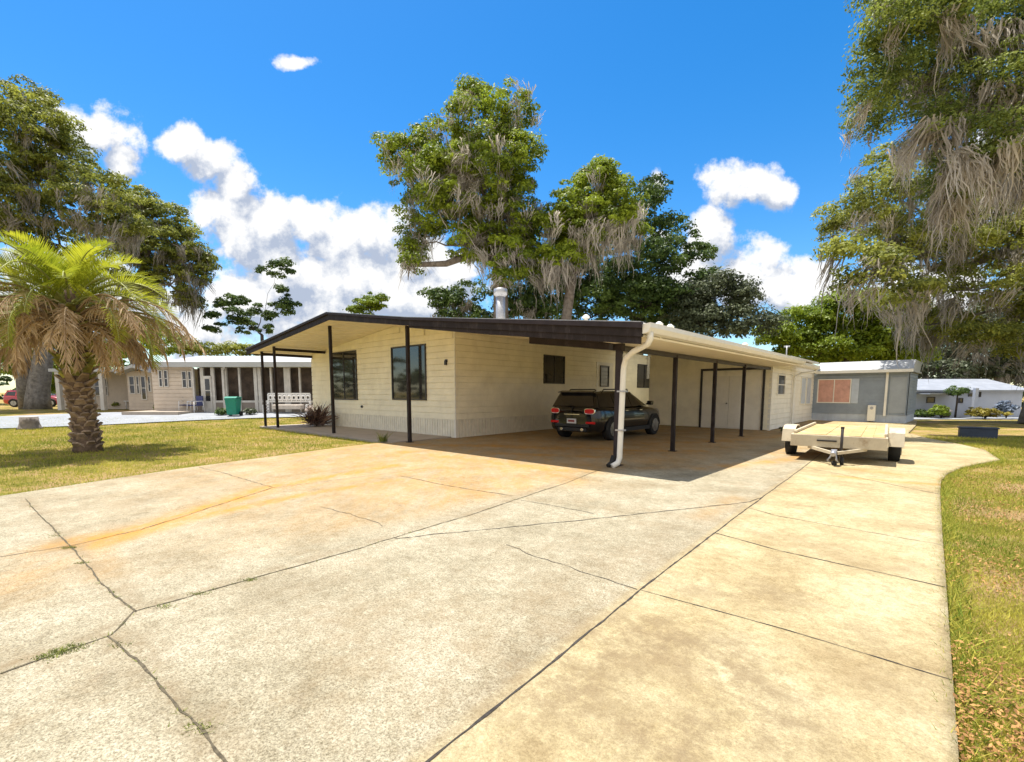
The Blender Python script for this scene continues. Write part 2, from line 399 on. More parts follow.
# ------------------------------------------------------------------ main house (local x = -a, y = b)
HR = -AZ
house = empty('mobile_home', O, HR, 'cream single storey mobile home with dark bronze fascia, gabled porch and attached carport', 'mobile home')
def siding(mb, p0, p1, z0, z1, n, top=None, course=.2, lip=.028):
    """p0,p1: local xy ends; n: outward normal; top(s): height at fraction s"""
    p0 = Vector((*p0, 0)); p1 = Vector((*p1, 0)); n = Vector((*n, 0)); Ln = (p1-p0).length
    tf = top or (lambda s: z1)
    K = 24
    pts = [p0+(p1-p0)*(k/K)+Vector((0, 0, tf(k/K))) for k in range(K+1)]
    mb.add([p0+Vector((0, 0, z0))]+pts+[p1+Vector((0, 0, z0))], [tuple(range(K+3))])
    z = z0
    while z < max(tf(k/K) for k in range(K+1))-.02:
        ok = [k/200 for k in range(201) if tf(k/200) >= z+course-.005 or (tf(k/200) >= z+.05 and not top)]
        if ok:
            s0, s1 = min(ok), max(ok); zt = min(z+course, z1 if not top else 9)
            a = p0+(p1-p0)*s0; c = p0+(p1-p0)*s1
            o1 = n*.004; o2 = n*(.004+lip)
            g_ = .09*course
            q = [a+Vector((0, 0, zt-g_)), c+Vector((0, 0, zt-g_)), c+o2*.8+Vector((0, 0, zt-g_)), a+o2*.8+Vector((0, 0, zt-g_)), a+o2+Vector((0, 0, z)), c+o2+Vector((0, 0, z)), a+Vector((0, 0, z)), c+Vector((0, 0, z))]
            mb.add(q, [(0, 1, 2, 3), (3, 2, 5, 4), (4, 5, 7, 6)])
        z += course
    return mb
def ribbed(mb, p0, p1, z0, z1, n, pitch=.13, d=.03):
    p0 = Vector((*p0, 0)); p1 = Vector((*p1, 0)); n = Vector((*n, 0)); Ln = (p1-p0).length; k = int(Ln/pitch); vs = []
    for i in range(k+1):
        a = p0+(p1-p0)*(i/k)
        for f, o in ((0, 0), (.01, 0), (.14, 0), (.17, d), (.98, d)):
            q = a+(p1-p0)/k*f
            if i == k and f > 0: break
            vs += [q+n*o+Vector((0, 0, z0)), q+n*o+Vector((0, 0, z1))]
    mb.add(vs, [(2*i, 2*i+2, 2*i+3, 2*i+1) for i in range(len(vs)//2-1)])
    return mb
RT = [(17.35, 3.33), (10.15, 4.07), (5.87, 3.47), (-.85, 2.70)]     # roof top line at the front, a -> z
RTa = [q[0] for q in RT][::-1]; RTz = [q[1] for q in RT][::-1]
def roofz(a): return float(np.interp(a, RTa, RTz))
FB, WB, WA, WL = -.8, 1.7, 6.85, 16.7     # fascia plane, front wall, side wall, left wall
BACK = 20.5
# walls
mb = MB(); siding(mb, (-WL, WB), (-WA, WB), .62, 0, (0, -1), top=lambda s: roofz(WL+(WA-WL)*s)-.20)
mb.build('front_wall', 'siding', house)
mb = MB(); siding(mb, (-WA, WB), (-WA, 15.3), .62, roofz(WA)-.2, (1, 0)); mb.build('side_wall', 'siding', house)
mb = MB(); ribbed(mb, (-WL, WB+.01), (-WA, WB+.01), 0.02, .60, (0, -1)); ribbed(mb, (-WA-.01, WB), (-WA-.01, 15.3), .02, .60, (1, 0))
mb.box(-WL, -WA+.01, WB-.02, WB+.02, .60, .625).box(-WA-.03, -WA+.02, WB, 15.3, .60, .625)
mb.build('skirting', 'skirt', house)
mb = MB(); mb.box(-WA-.06, -WA+.022, WB-.022, WB+.07, .03, roofz(WA)-.2); mb.build('corner_trim', 'white_trim', house)
mb = MB(); mb.box(-WL, -WL+.05, WB, BACK, 0, 3.1); mb.box(-WL, -.4, BACK-.1, BACK, 0, 2.95); mb.build('rear_wall', 'siding', house)
# roof: upper skin and ceiling
mb = MB()
for (a0, z0), (a1, z1) in zip(RT[:-1], RT[1:]):
    mb.prism([(-a0, FB+.03, z0-.01), (-a1, FB+.03, z1-.01), (-a1, FB+.03, z1-.05), (-a0, FB+.03, z0-.05)], (0, BACK+.4-FB if a1 > 0 else 11.75-FB, 0))
mb.build('roof', 'roof_white', house)
mb = MB()
for (a0, z0), (a1, z1) in zip(RT[:-1], RT[1:]):
    d = .19
    mb.prism([(-a0+(.05 if a0 > 17 else 0), FB+.04, z0-.055), (-a1-(.06 if a1 < 0 else 0), FB+.04, z1-.055), (-a1-(.06 if a1 < 0 else 0), FB+.04, z1-d), (-a0+(.05 if a0 > 17 else 0), FB+.04, z0-d)], (0, 12.45, 0))
    # ceiling panel ribs
    nn = int(abs(a0-a1)/.4)
    for k in range(1, nn):
        a = a0+(a1-a0)*k/nn; z = z0+(z1-z0)*k/nn-d
        mb.box(-a-.012, -a+.012, FB+.05, 11.6, z-.012, z+.002)
mb.build('ceiling', 'soffit', house)
# front fascia
mb = MB(); mb2 = MB(); mb3 = MB()
lo = [.23, .25, .22, .25]
for i in range(3):
    a0, z0 = RT[i]; a1, z1 = RT[i+1]; l0, l1 = lo[i], lo[i+1]
    mb.prism([(-a0, FB, z0-.07), (-a1, FB, z1-.07), (-a1, FB, z1-l1), (-a0, FB, z0-l0)], (0, .035, 0))
    mb2.prism([(-a0, FB-.055, z0), (-a1, FB-.055, z1), (-a1, FB-.055, z1-.075-(.03 if i == 2 else 0)), (-a0, FB-.055, z0-.075)], (0, .088, 0))
    mb3.prism([(-a0, FB-.062, z0+.004), (-a1, FB-.062, z1+.004), (-a1, FB-.062, z1-.010), (-a0, FB-.062, z0-.010)], (0, .12, 0))
# deeper box fascia over the carport
mb.prism([(-5.87, FB+.037, 3.47-.18), (.80, FB+.037, 2.70-.18), (.80, FB+.037, 2.33), (-3.0, FB+.037, 2.80), (-5.87, FB+.037, 3.20)], (0, .05, 0))
mb.build('fascia', 'bronze', house); mb2.build('gutter', 'bronze_light', house); mb3.build('drip_edge', 'galv', house)
mb = MB(); mb.prism([(-17.35, FB, 3.33), (-17.35, BACK, 3.33), (-17.35, BACK, 3.10), (-17.35, FB, 3.10)], (-.04, 0, 0)); mb.build('fascia', 'bronze', house)
# right eave white gutter
mb = MB()
prof = [(.85, 2.66), (.99, 2.68), (1.0, 2.60), (.95, 2.52), (.85, 2.50)]
mb.prism([(x, -.79, z) for x, z in prof], (0, 12.5, 0))
mb.build('gutter', 'white_trim', house, label='white gutter along the carport eave')
mb = MB(); mb.prism([(.15, -.1, 2.60), (.85, -.1, 2.50), (.85, -.1, 2.46), (.15, -.1, 2.46)], (0, .05, 0)); mb.prism([(-.1, FB+.1, 2.45), (.84, FB+.1, 2.45), (.84, FB+.1, 2.49), (-.1, FB+.1, 2.49)], (0, 12.2, 0)); mb.build('soffit', 'soffit', house)
# beams
mb = MB()
mb.prism([(-2.3, -.06, roofz(2.3)-.20), (.06, -.06, 2.47), (.06, -.06, 2.30), (-2.3, -.06, roofz(2.3)-.46)], (0, .12, 0)); mb.build('beam', 'bronze', house)
mb = MB(); mb.box(-.20, -.12, -.1, 11.6, 2.34, 2.44); mb.build('beam', 'dark_metal', house)
# posts
def post(a, b, top, w=.085):
    mb = MB(); w2 = w/2; mb.box(-a-w2, -a+w2, b-w2, b+w2, .03, top)
    mb.box(-a-w2-.004, -a-w2+.012, b-w2-.004, b-w2+.012, .05, top).box(-a+w2-.012, -a+w2+.004, b-w2-.004, b-w2+.012, .05, top)
    mb.box(-a-w, -a+w, b-w, b+w, .03, .045)
    o = mb.build('post', 'bronze_light' if b < 1 and a < 1 else 'bronze', house); return o
post(.03, 0, 2.46, .10); post(.16, 2.99, 2.40); post(.16, 5.77, 2.40); post(.14, 8.43, 2.40)
mb = MB(); mb.box(-.09, -.01, .05, .12, 2.25, 2.4); mb.build('bracket', 'bronze', house)
post(6.81, -.13, roofz(6.81)-.2); post(11.12, -.25, roofz(11.12)-.2)
def at_plane(u, v, b):
    d = ray(u, v); t = (O[0]*eB[0]+O[1]*eB[1]+b)/(d[0]*eB[0]+d[1]*eB[1]); p = (d[0]*t, d[1]*t); return AB(*p)[0], HC+d[2]*t
a1, _ = at_plane(266, 430, -.45); a2, _ = at_plane(279.5, 430, -.40)
for a in (a1, a2):
    z = roofz(a)-.2; post(a, -.45, z, .08)
    mb = MB(); mb.box(-a-.04, -a+.04, -.45, WB, z-.16, z-.05); mb.build('beam', 'bronze', house)
# porch slab
mat('slab', (.40, .34, .28), .85, var=.15, scale=2, bump=.2, stain=((.2, .15, .1), 2, .5, 1))
mb = MB(); mb.box(-16.9, -7.05, -.62, WB+.1, -.05, .055); mb.build('porch_slab', 'slab', house, bevel=.01)
# windows
def window(parent, o, t, n, w, h, split=.5, fm='dark_metal', gm='window_glass', fw=.045, dep=.05, panes=2, horizontal=False, name='window'):
    """o lower-left corner (local xyz), t along, n outward"""
    t = Vector((*t, 0)).normalized(); n = Vector((*n, 0)).normalized(); o = Vector(o); up = Vector((0, 0, 1)); mb = MB()
    def bx(mb, s0, s1, z0, z1, d0, d1):
        c = [o+t*s+up*z+n*d for d in (d0, d1) for z in (z0, z1) for s in (s0, s1)]
        mb.add(c, [(0, 2, 3, 1), (4, 5, 7, 6), (0, 1, 5, 4), (2, 6, 7, 3), (0, 4, 6, 2), (1, 3, 7, 5)])
    bx(mb, 0, fw, 0, h, 0, dep); bx(mb, w-fw, w, 0, h, 0, dep); bx(mb, fw, w-fw, 0, fw, 0, dep); bx(mb, fw, w-fw, h-fw, h, 0, dep)
    if panes == 2 and not horizontal: bx(mb, w*split-fw*.4, w*split+fw*.4, fw, h-fw, 0, dep*.9)
    if horizontal: bx(mb, fw, w-fw, h*split-fw*.4, h*split+fw*.4, 0, dep*.9)
    f = mb.build(name, fm, parent)
    segs = [(fw, w*split-fw*.4, fw, h-fw), (w*split+fw*.4, w-fw, fw, h-fw)]
    if horizontal: segs = [(fw, w-fw, fw, h*split-fw*.4), (fw, w-fw, h*split+fw*.4, h-fw)]
    if panes == 1: segs = [(fw, w-fw, fw, h-fw)]
    for i, (s0, s1, z0, z1) in enumerate(segs):
        mb = MB(); bx(mb, s0, s1, z0, z1, .002, .018 if i == 0 else .024)
        mb.build('pane', gm, f)
    return f
off = .02
def fwin(u0, u1, v0, v1, **k):
    aL_, z1 = at_plane(u0, v0, WB-.03); aR_, z0 = at_plane(u1, v1, WB-.03)
    return window(house, (-aL_, WB-off, z0), (1, 0), (0, -1), aL_-aR_, z1-z0, **k)
fwin(331.5, 358, 353, 400); fwin(391.5, 427, 347.5, 400.3)
# inside curtain mullion light
def at_planeA(u, v, a):
    d = ray(u, v); t = (O[0]*eA[0]+O[1]*eA[1]+a)/(d[0]*eA[0]+d[1]*eA[1]); p = (d[0]*t, d[1]*t); return AB(*p)[1], HC+d[2]*t
def swin(u0, u1, v0, v1, a=WA, **k):
    b0, z1 = at_planeA(u0, v0, a); b1, z0 = at_planeA(u1, v1, a)
    return window(house, (-a+off, b0, z0), (0, 1), (1, 0), b1-b0, z1-z0, **k)
swin(543, 563.5, 354.5, 384)
swin(637, 650, 364, 388)
# narrow side door with glass and white surround
b0, z1 = at_planeA(596, 360, WA); b1, _ = at_planeA(611, 420, WA)
mb = MB(); mb.box(-WA+.005, -WA+.045, b0, b1, .5, 2.85); dr = mb.build('door', 'white_trim', house)
window(house, (-WA+.045, b0+.28, 1.75), (0, 1), (1, 0), (b1-b0)*.52, .95, panes=1)
mb = MB(); mb.box(-WA+.03, -WA+.9, b0-.2, b1+.2, .03, .25).box(-WA+.03, -WA+.5, b0-.2, b1+.2, .25, .45); mb.build('door_step', 'slab', house)
# wall fittings
mb = MB(); az, zz = at_plane(447, 362, WB); mb.box(-az-.04, -az+.04, WB-.09, WB-.02, zz-.1, zz+.04).box(-az-.06, -az+.06, WB-.05, WB-.021, zz-.02, zz+.08); mb.build('wall_lamp', 'dark_metal', house)
mb = MB(); az, zz = at_plane(363, 406.5, WB); mb.disc((-az, WB-.02, zz), (0, -1, 0), .05, .06, 12); mb.build('hose_tap', 'dark_metal', house)
# downspout at the first post
mb = MB()
def flat_tube(mb, pts, w, d):
    for p, q in zip(pts[:-1], pts[1:]): mb.bar(p, q, w, d, up=(0, 1, 0))
mb.tube([(.93, -.66, 2.53), (.93, -.65, 2.42), (.86, -.60, 2.34), (.5, -.42, 2.24), (.27, -.27, 2.14), (.19, -.2, 2.0), (.18, -.2, 1.9), (.14, -.20, .22), (.12, -.23, .12), (.06, -.34, .06)], .055, 12)
mb.build('downspout', 'white_trim', house)
for z in (.75, 1.5): mb = MB(); mb.box(.05+(z-.2)*.024, .22+(z-.2)*.024, -.262, -.138, z, z+.03); mb.build('strap', 'galv', house)
mb = MB(); mb.tube([(.02, -.22, .26), (0.0, -.26, .12), (-.02, -.36, .06)], .045, 10); mb.build('drain_elbow', 'black_rubber', house)
# ---- storage room at the back of the carport
SB, SAL, SAR = 11.7, 5.05, .1
mb = MB(); siding(mb, (-SAL, SB), (-2.72, SB), .05, 0, (0, -1), top=lambda s: roofz(SAL+(2.72-SAL)*s)-.2); siding(mb, (-.36, SB), (-SAR, SB), .05, 2.5, (0, -1))
siding(mb, (-2.72, SB), (-.36, SB), 2.42, 0, (0, -1), top=lambda s: max(roofz(2.72+(.36-2.72)*s)-.2, 2.45))
mb.build('storage_wall', 'siding', house)
mb = MB(); siding(mb, (-SAR, SB), (-SAR, 14.9), .05, 2.62, (1, 0)); mb.build('storage_wall', 'siding_white', house)
mb = MB(); mb.box(-SAR-.06, -SAR+.03, SB-.03, SB+.10, .03, 2.6); mb.build('corner_trim', 'white_trim', house); mb = MB(); mb.box(-SAR-.02, -SAR+.03, 14.82, 14.95, .03, 2.6); mb.build('corner_trim', 'white_trim', house)
mb = MB(); siding(mb, (-WA, 15.3), (-SAL+.05, 15.3), .0, 3.4, (0, -1)); mb.build('storage_wall', 'siding', house)
mb = MB(); siding(mb, (-SAL, 15.3), (-SAL, SB), .0, 3.1, (-1, 0)); mb.build('storage_wall', 'siding', house)
# panel wall with double door inside the dark frame
mb = MB(); mb.box(-2.70, -.38, SB-.01, SB+.04, .03, 2.42)
for k in range(1, 12): mb.box(-2.70, -.38, SB-.016, SB-.009, .03+k*.2, .036+k*.2)
mb.build('storage_wall', 'siding_white', house)
mb = MB(); mb.box(-2.77, -2.69, SB-.06, SB-.005, .03, 2.46).box(-.39, -.31, SB-.06, SB-.005, .03, 2.46).box(-2.69, -.39, SB-.06, SB-.005, 2.37, 2.46); mb.build('opening_frame', 'dark_metal', house)
for x0, x1 in ((-2.18, -1.62), (-1.61, -1.08)):
    mb = MB(); mb.box(x0, x1, SB-.045, SB-.012, .06, 2.14)
    for z0, z1 in ((.2, .95), (1.08, 1.98)): mb.box(x0+.1, x1-.1, SB-.052, SB-.044, z0, z1)
    d = mb.build('door', 'white_trim', house, bevel=.004)
    if x0 < -2: mb = MB(); mb.tube([(x1-.06, SB-.05, 1.05), (x1-.06, SB-.10, 1.05)], .025, 10); mb.build('handle', 'dark_metal', d)
w0, z1 = at_planeA(777.5, 374, SAR-.02); w1, z0 = at_planeA(783.5, 395, SAR-.02)
window(house, (-SAR+.02, w0, z0), (0, 1), (1, 0), w1-w0, z1-z0, horizontal=True, fm='white_trim')
mb = MB(); mb.prism([(x-.35, 11.75, z-.02) for x, z in prof], (0, 4.9, 0)); mb.build('gutter', 'white_trim', house, label='white gutter over the storage room')
mb = MB(); mb.prism([(-5, 11.75, 3.3), (.52, 11.75, 2.66), (.52, 11.75, 2.60), (-5, 11.75, 3.2)], (0, 4.9, 0)); mb.build('roof', 'roof_white', house)
mb = MB(); mb.tube([(.60, 16.3, 2.52), (.55, 16.2, 2.40), (.2, 15.2, 2.30), (.02, 14.95, 2.15), (.02, 14.9, 2.0), (.02, 14.9, .2), (.1, 14.8, .1)], .05, 10); mb.build('downspout', 'white_trim', house)
# rear wing
mb = MB(); siding(mb, (-.30, 14.95), (-.30, 20.8), .05, 2.95, (1, 0)); siding(mb, (-6.8, 14.95), (-.3, 14.95), 2.2, 0, (0, -1), top=lambda s: 2.98+.55*(1-s)); mb.build('rear_wing_wall', 'siding_white', house)
mb = MB(); mb.prism([(-6.8, 14.8, 3.60), (-.1, 14.8, 3.04), (-.1, 14.8, 2.96), (-6.8, 14.8, 3.50)], (0, 6, 0)); mb.build('roof', 'roof_white', house)
for u0, u1 in ((801, 804.2), (806.5, 809.5)):
    w0, z1 = at_planeA(u0, 377, .28); w1, z0 = at_planeA(u1, 404, .28); window(house, (-.28, w0, z0), (0, 1), (1, 0), w1-w0, z1-z0, panes=1, fm='white_trim', gm='pale_skirt')
# roof fittings
def pt_ab(u, v, y):
    p = P(u, v, y); a, b = AB(p[0], p[1]); return -a, b, p[2]
x, y_, z = pt_ab(500.5, 288, 19.5); a_ = -x
mb = MB(); mb.tube([(x, y_, roofz(a_)-.05), (x, y_, z-.35)], .19, 16); mb.tube([(x, y_, z-.35), (x, y_, z-.28), (x, y_, z-.27), (x, y_, z-.05), (x, y_, z)], [.20, .20, .27, .27, .12], 16); mb.build('chimney', 'galv', house)
for u, v, y in ((659, 325.5, 15), (670, 328, 15.6), (745, 345.5, 20), (586, 318, 17)):
    x, y_, z = pt_ab(u, v, y); mb = MB(); mb.tube([(x, y_, min(roofz(-x), z)-.1), (x, y_, z)], .06, 10); mb.tube([(x, y_, z), (x, y_, z+.05), (x, y_, z+.12)], [.13, .13, .04], 12); mb.build('roof_vent', 'white_trim', house)
x, y_, z = pt_ab(787, 346, 22); mb = MB(); mb.tube([(x, y_, 2.9), (x, y_, z)], .03, 8); mb.box(x-.12, x+.12, y_-.02, y_+.02, z-.05, z+.02); mb.build('vent_pipe', 'galv', house)
# ------------------------------------------------------------------ cars
mat('paint_black', (.010, .010, .011), .16, var=.15, scale=1, spec=.4, coat=.5)
mat('paint_red', (.42, .015, .02), .25, var=.1, scale=1, spec=.6, coat=1)
mat('lamp_red', (.60, .006, .008), .3, var=.15, scale=12, spec=.25)
mat('plate', (.62, .62, .64), .4, var=.05)
mat('plastic_black', (.022, .022, .022), .6, var=.1)
mat('plate_ink', (.25, .03, .03), .5)
mat('lamp_clear', (.6, .6, .62), .1, var=.1)
def make_car(name, loc, heading, paint, label, sc=1.0):
    c = empty(name, loc, heading, label, 'car'); c.scale = (sc, sc, sc)
    X_ = [-2.13, -2.11, -2.04, -1.85, -1.4, -.6, .2, .9, 1.3, 1.65, 1.92, 2.06, 2.12]
    BZ = [.84, .92, .985, 1.00, .99, .975, .965, .96, .93, .88, .81, .72, .55]
    HW = [.66, .77, .84, .88, .90, .90, .90, .90, .895, .87, .82, .74, .62]
    BT = [.38, .30, .25, .22, .2, .19, .19, .19, .2, .2, .22, .26, .34]
    secs = []
    for x, bz, hw, bt in zip(X_, BZ, HW, BT):
        h = bz-bt
        half = [(0, bt), (hw*.80, bt), (hw*.95, bt+.06), (hw*.985, bt+h*.28), (hw, bt+h*.5), (hw*.985, bt+h*.74), (hw*.955, bt+h*.90), (hw*.90, bt+h*.98), (hw*.6, bz+.012), (0, bz+.02)]
        full = half+[(-q[0], q[1]) for q in half[::-1][1:-1]]
        secs.append([(x, q[0], q[1]) for q in full])
    mb = MB(); n = len(secs[0]); vs = [p for s in secs for p in s]
    fs = [(i*n+j, i*n+(j+1) % n, (i+1)*n+(j+1) % n, (i+1)*n+j) for i in range(len(secs)-1) for j in range(n)]
    fs += [tuple(range(n)), tuple((len(secs)-1)*n+j for j in range(n))[::-1]]
    mb.add(vs, fs, True); body = mb.build('body', paint, c)
    md = body.modifiers.new('s', 'SUBSURF'); md.levels = 1; md.render_levels = 2
    # cabin
    base = [(-2.05, .78), (-1.2, .83), (-.3, .84), (.6, .82), (1.08, .74)]
    top = [(-1.88, .62), (-1.2, .635), (-.4, .645), (.10, .63), (.34, .58)]
    zt = [1.40, 1.425, 1.44, 1.43, 1.39]
    mb = MB(); k = len(base); vs = []
    for (x, w), (xt, wt), z in zip(base, top, zt):
        vs += [(x, -w, .965), (xt, -wt, z-.05), (xt+(0), -wt*.86, z), (xt, wt*.86, z), (xt, wt, z-.05), (x, w, .965)]
    fs = [(i*6+j, i*6+j+1, (i+1)*6+j+1, (i+1)*6+j) for i in range(k-1) for j in range(5)]+[(0, 1, 2, 3, 4, 5), tuple((k-1)*6+j for j in range(6))[::-1]]
    mb.add(vs, fs, False); cab = mb.build('cabin', paint, c, bevel=.02)
    def lerp(p, q, t): return tuple(p[i]*(1-t)+q[i]*t for i in range(3))
    def panel(nm, m, quadpts, inset=.0, push=(0, 0, 0), par=None):
        mb = MB(); q = [tuple(p[i]+push[i] for i in range(3)) for p in quadpts]; mb.prism(q, tuple(-e*.6 for e in push)); return mb.build(nm, m, par or c)
    # side glass, between pillars
    for s in (-1, 1):
        lowz, hiz = .06, .90
        rngs = [(-1.93, -1.22), (-1.12, -.22), (-.12, .92)]
        for x0, x1 in rngs:
            def bp(x): return (x, s*float(np.interp(x, [b_[0] for b_ in base], [b_[1] for b_ in base])), .965)
            def tp(x): return (x, s*float(np.interp(x, [b_[0] for b_ in top], [b_[1] for b_ in top])), float(np.interp(x, [b_[0] for b_ in top], zt))-.05)
            xt0 = max(x0, -1.80); xt1 = x1 if x1 < .2 else .24
            q = [lerp(bp(x0), tp(x0 if x0 > -1.7 else -1.74), lowz), lerp(bp(x1), tp(min(x1, .26)), lowz), lerp(bp(xt1), tp(xt1), hiz), lerp(bp(xt0), tp(xt0), hiz)]
            panel('side_window', 'car_glass', q, push=(0, s*.008, .003))
    def rect(nm, m, i, ws, push, a=.1, b=.92):
        q0 = (base[i][0], -base[i][1]*ws, .965); q1 = (base[i][0], base[i][1]*ws, .965); t1 = (top[i][0], top[i][1]*ws*.95, zt[i]-.03); t0 = (top[i][0], -top[i][1]*ws*.95, zt[i]-.03)
        return panel(nm, m, [lerp(q0, t0, a), lerp(q1, t1, a), lerp(q1, t1, b), lerp(q0, t0, b)], push=push)
    rect('rear_window', 'car_glass', 0, .90, (-.012, 0, .004)); rect('windscreen', 'car_glass', 4, .93, (.012, 0, .008))
    mb = MB(); mb.prism([(-2.02, -.60, 1.385), (-2.02, .60, 1.385), (-1.80, .60, 1.43), (-1.80, -.60, 1.43)], (0, 0, .02)); mb.build('spoiler', paint, c, bevel=.008)
    for s in (-1, 1):
        mb = MB(); mb.tube([(-1.45, s*.585, 1.42), (-1.38, s*.585, 1.48), (.0, s*.585, 1.49), (.08, s*.57, 1.43)], .018, 8); mb.build('roof_rail', 'plastic_black', c)
        mb = MB(); mb.box(.72, .86, s*1.0-.09, s*1.0+.09, 1.0, 1.13); mb.bar((.80, s*.84, 1.02), (.80, s*.93, 1.04), .05); mb.build('mirror', paint, c, bevel=.03)
        # tail lamp: chrome ring with red core
        mb = MB(); pts = []
        cy, cz, rw, rh = s*.60, .86, .165, .085
        ring = lambda rw, rh, n=24: [(math.copysign(abs(math.cos(t))**.6, math.cos(t))*rw, math.copysign(abs(math.sin(t))**.6, math.sin(t))*rh) for t in [2*math.pi*i/n for i in range(n)]]
        def lamp(rw, rh, x0, dx, m, nm, par):
            mb = MB(); q = [(x0+abs(p[0]+s*.0+cy-s*.45)**2*.30, cy+p[0], cz+p[1]) for p in ring(rw, rh)]; mb.prism(q, (dx, 0, 0)); return mb.build(nm, m, par, bevel=.006)
        t_ = lamp(rw, rh, -2.155, .1, 'chrome', 'tail_lamp', c); lamp(rw*.88, rh*.80, -2.172, .06, 'lamp_red', 'lens', t_)
        mb = MB(); mb.box(-2.135, -2.05, s*.62-.15, s*.62+.15, .50, .57); mb.build('bumper_lamp', 'lamp_red', c, bevel=.015)
        mb = MB(); mb.disc((-2.16, s*.36, .33), (1, 0, 0), .045, .1, 14); mb.build('exhaust', 'chrome', c)
        mb = MB(); mb.disc((2.02, s*.62, .74), (1, 0, .25), .12, .05, 20, .09); mb.build('headlight', 'lamp_clear', c)
        mb = MB(); mb.box(-1.0, 1.0, s*.895-.02, s*.895+.02, .22, .34); mb.build('side_sill', 'plastic_black', c, bevel=.01)
        for x in (-.55, .35): mb = MB(); mb.box(x-.09, x+.09, s*.905-.012, s*.905+.012, .84, .87); mb.build('door_handle', 'chrome', c)
        for x in (-1.32, 1.35):
            mb = MB()
            ar = []; N = 18
            for i in range(N+1):
                t = math.pi*i/N; ar.append((x+math.cos(t)*.375, .33+math.sin(t)*.375)); 
            inn = [(x+math.cos(math.pi*i/N)*.335, .33+math.sin(math.pi*i/N)*.335) for i in range(N+1)]
            vs = [(p[0], s*.875, p[1]) for p in ar]+[(p[0], s*.925, p[1]) for p in ar]+[(p[0], s*.925, p[1]) for p in inn]+[(p[0], s*.80, p[1]) for p in inn]
            k = N+1; fs = [(r*k+i, r*k+i+1, (r+1)*k+i+1, (r+1)*k+i) for r in range(3) for i in range(N)]
            mb.add(vs, fs, True); mb.build('wheel_arch', 'plastic_black', c)
            mb = MB(); yo = s*.93; yi = s*.70
            mb.tube([(x, yi, .33), (x, yi+s*.01, .33), (x, yo-s*.02, .33), (x, yo, .33)], [.28, .33, .33, .30], 28); w_ = mb.build('wheel', 'black_rubber', c)
            mb = MB(); mb.disc((x, yo-s*.01, .33), (0, s, 0), .21, .015, 24)
            for q in range(5):
                t = q*2*math.pi/5+.3; mb.bar((x, yo+s*.012, .33), (x+math.cos(t)*.21, yo+s*.012, .33+math.sin(t)*.21), .05, .02, up=(0, 1, 0))
            mb.build('rim', 'alloy', w_)
    mb = MB(); mb.box(-2.15, -2.10, -.60, .60, .40, .48).box(-2.14, -2.05, -.5, .5, .28, .38); mb.build('bumper_trim', 'plastic_black', c, bevel=.01)
    mb = MB(); mb.box(-2.16, -2.12, -.16, .16, .50, .64); pt_ = mb.build('licence_plate', 'plate', c, bevel=.004)
    mb = MB(); mb.box(-2.165, -2.159, -.11, .11, .545, .60); mb.build('plate_marking', 'plate_ink', pt_)
    mb = MB(); mb.box(-2.155, -2.11, -.27, .27, .75, .775); mb.build('boot_trim', 'chrome', c, bevel=.005)
    mb = MB(); mb.box(-2.15, -2.0, -.003, .003, .48, .98); mb.build('door_gap', 'plastic_black', c)
    mb = MB(); mb.tube([(-2.10, .0, 1.05), (-2.10, .25, 1.06)], .01, 6); mb.build('wiper', 'plastic_black', c)
    return c
ca, cb = 3.58, 5.75
carp = W(ca, cb, .03)
make_car('parked_car', carp, math.pi/2-AZ, 'paint_black', 'glossy black compact estate car parked under the carport with its tail lamps towards the driveway', 1.05)
q = G(40, 408); make_car('parked_car', (q[0]*1.1, q[1]*1.1, .35), math.radians(15), 'paint_red', 'bright red car parked behind the thick oak trunk across the street', .9)
# ------------------------------------------------------------------ trailer
mat('trailer_white', (.56, .49, .36), .5, var=.1, scale=4, stain=((.25, .15, .07), 5, .8, 1))
mat('plywood', (.46, .34, .15), .75, var=.18, scale=2.2, bump=.2, stain=((.56, .50, .38), 1.6, .9, 1))
tf = Vector((-.62, -.785)); tr_ang = math.atan2(tf.y, tf.x)
mid = ((6.7+8.25)/2, (11.35+10.1)/2)
tr = empty('utility_trailer', (mid[0], mid[1], .03), tr_ang, 'cream flatbed utility trailer with worn plywood deck and white fenders on the driveway', 'trailer')
mb = MB(); 
for k in range(8): mb.box(-3.0, 1.06, -.80+k*.2, -.80+(k+1)*.2-.004, .54, .565+.004*(k*7%3))
mb.build('deck', 'plywood', tr)
mb = MB(); mb.box(1.06, 1.12, -.84, .84, .31, .56).box(-3.04, -3.0, -.84, .84, .40, .56).box(-3.0, 1.06, -.84, -.80, .40, .565).box(-3.0, 1.06, .80, .84, .40, .565)
for x in (-2.2, -1.4, -.6, .2): mb.box(x, x+.05, -.80, .80, .42, .535)
mb.build('frame', 'trailer_white', tr, bevel=.006)
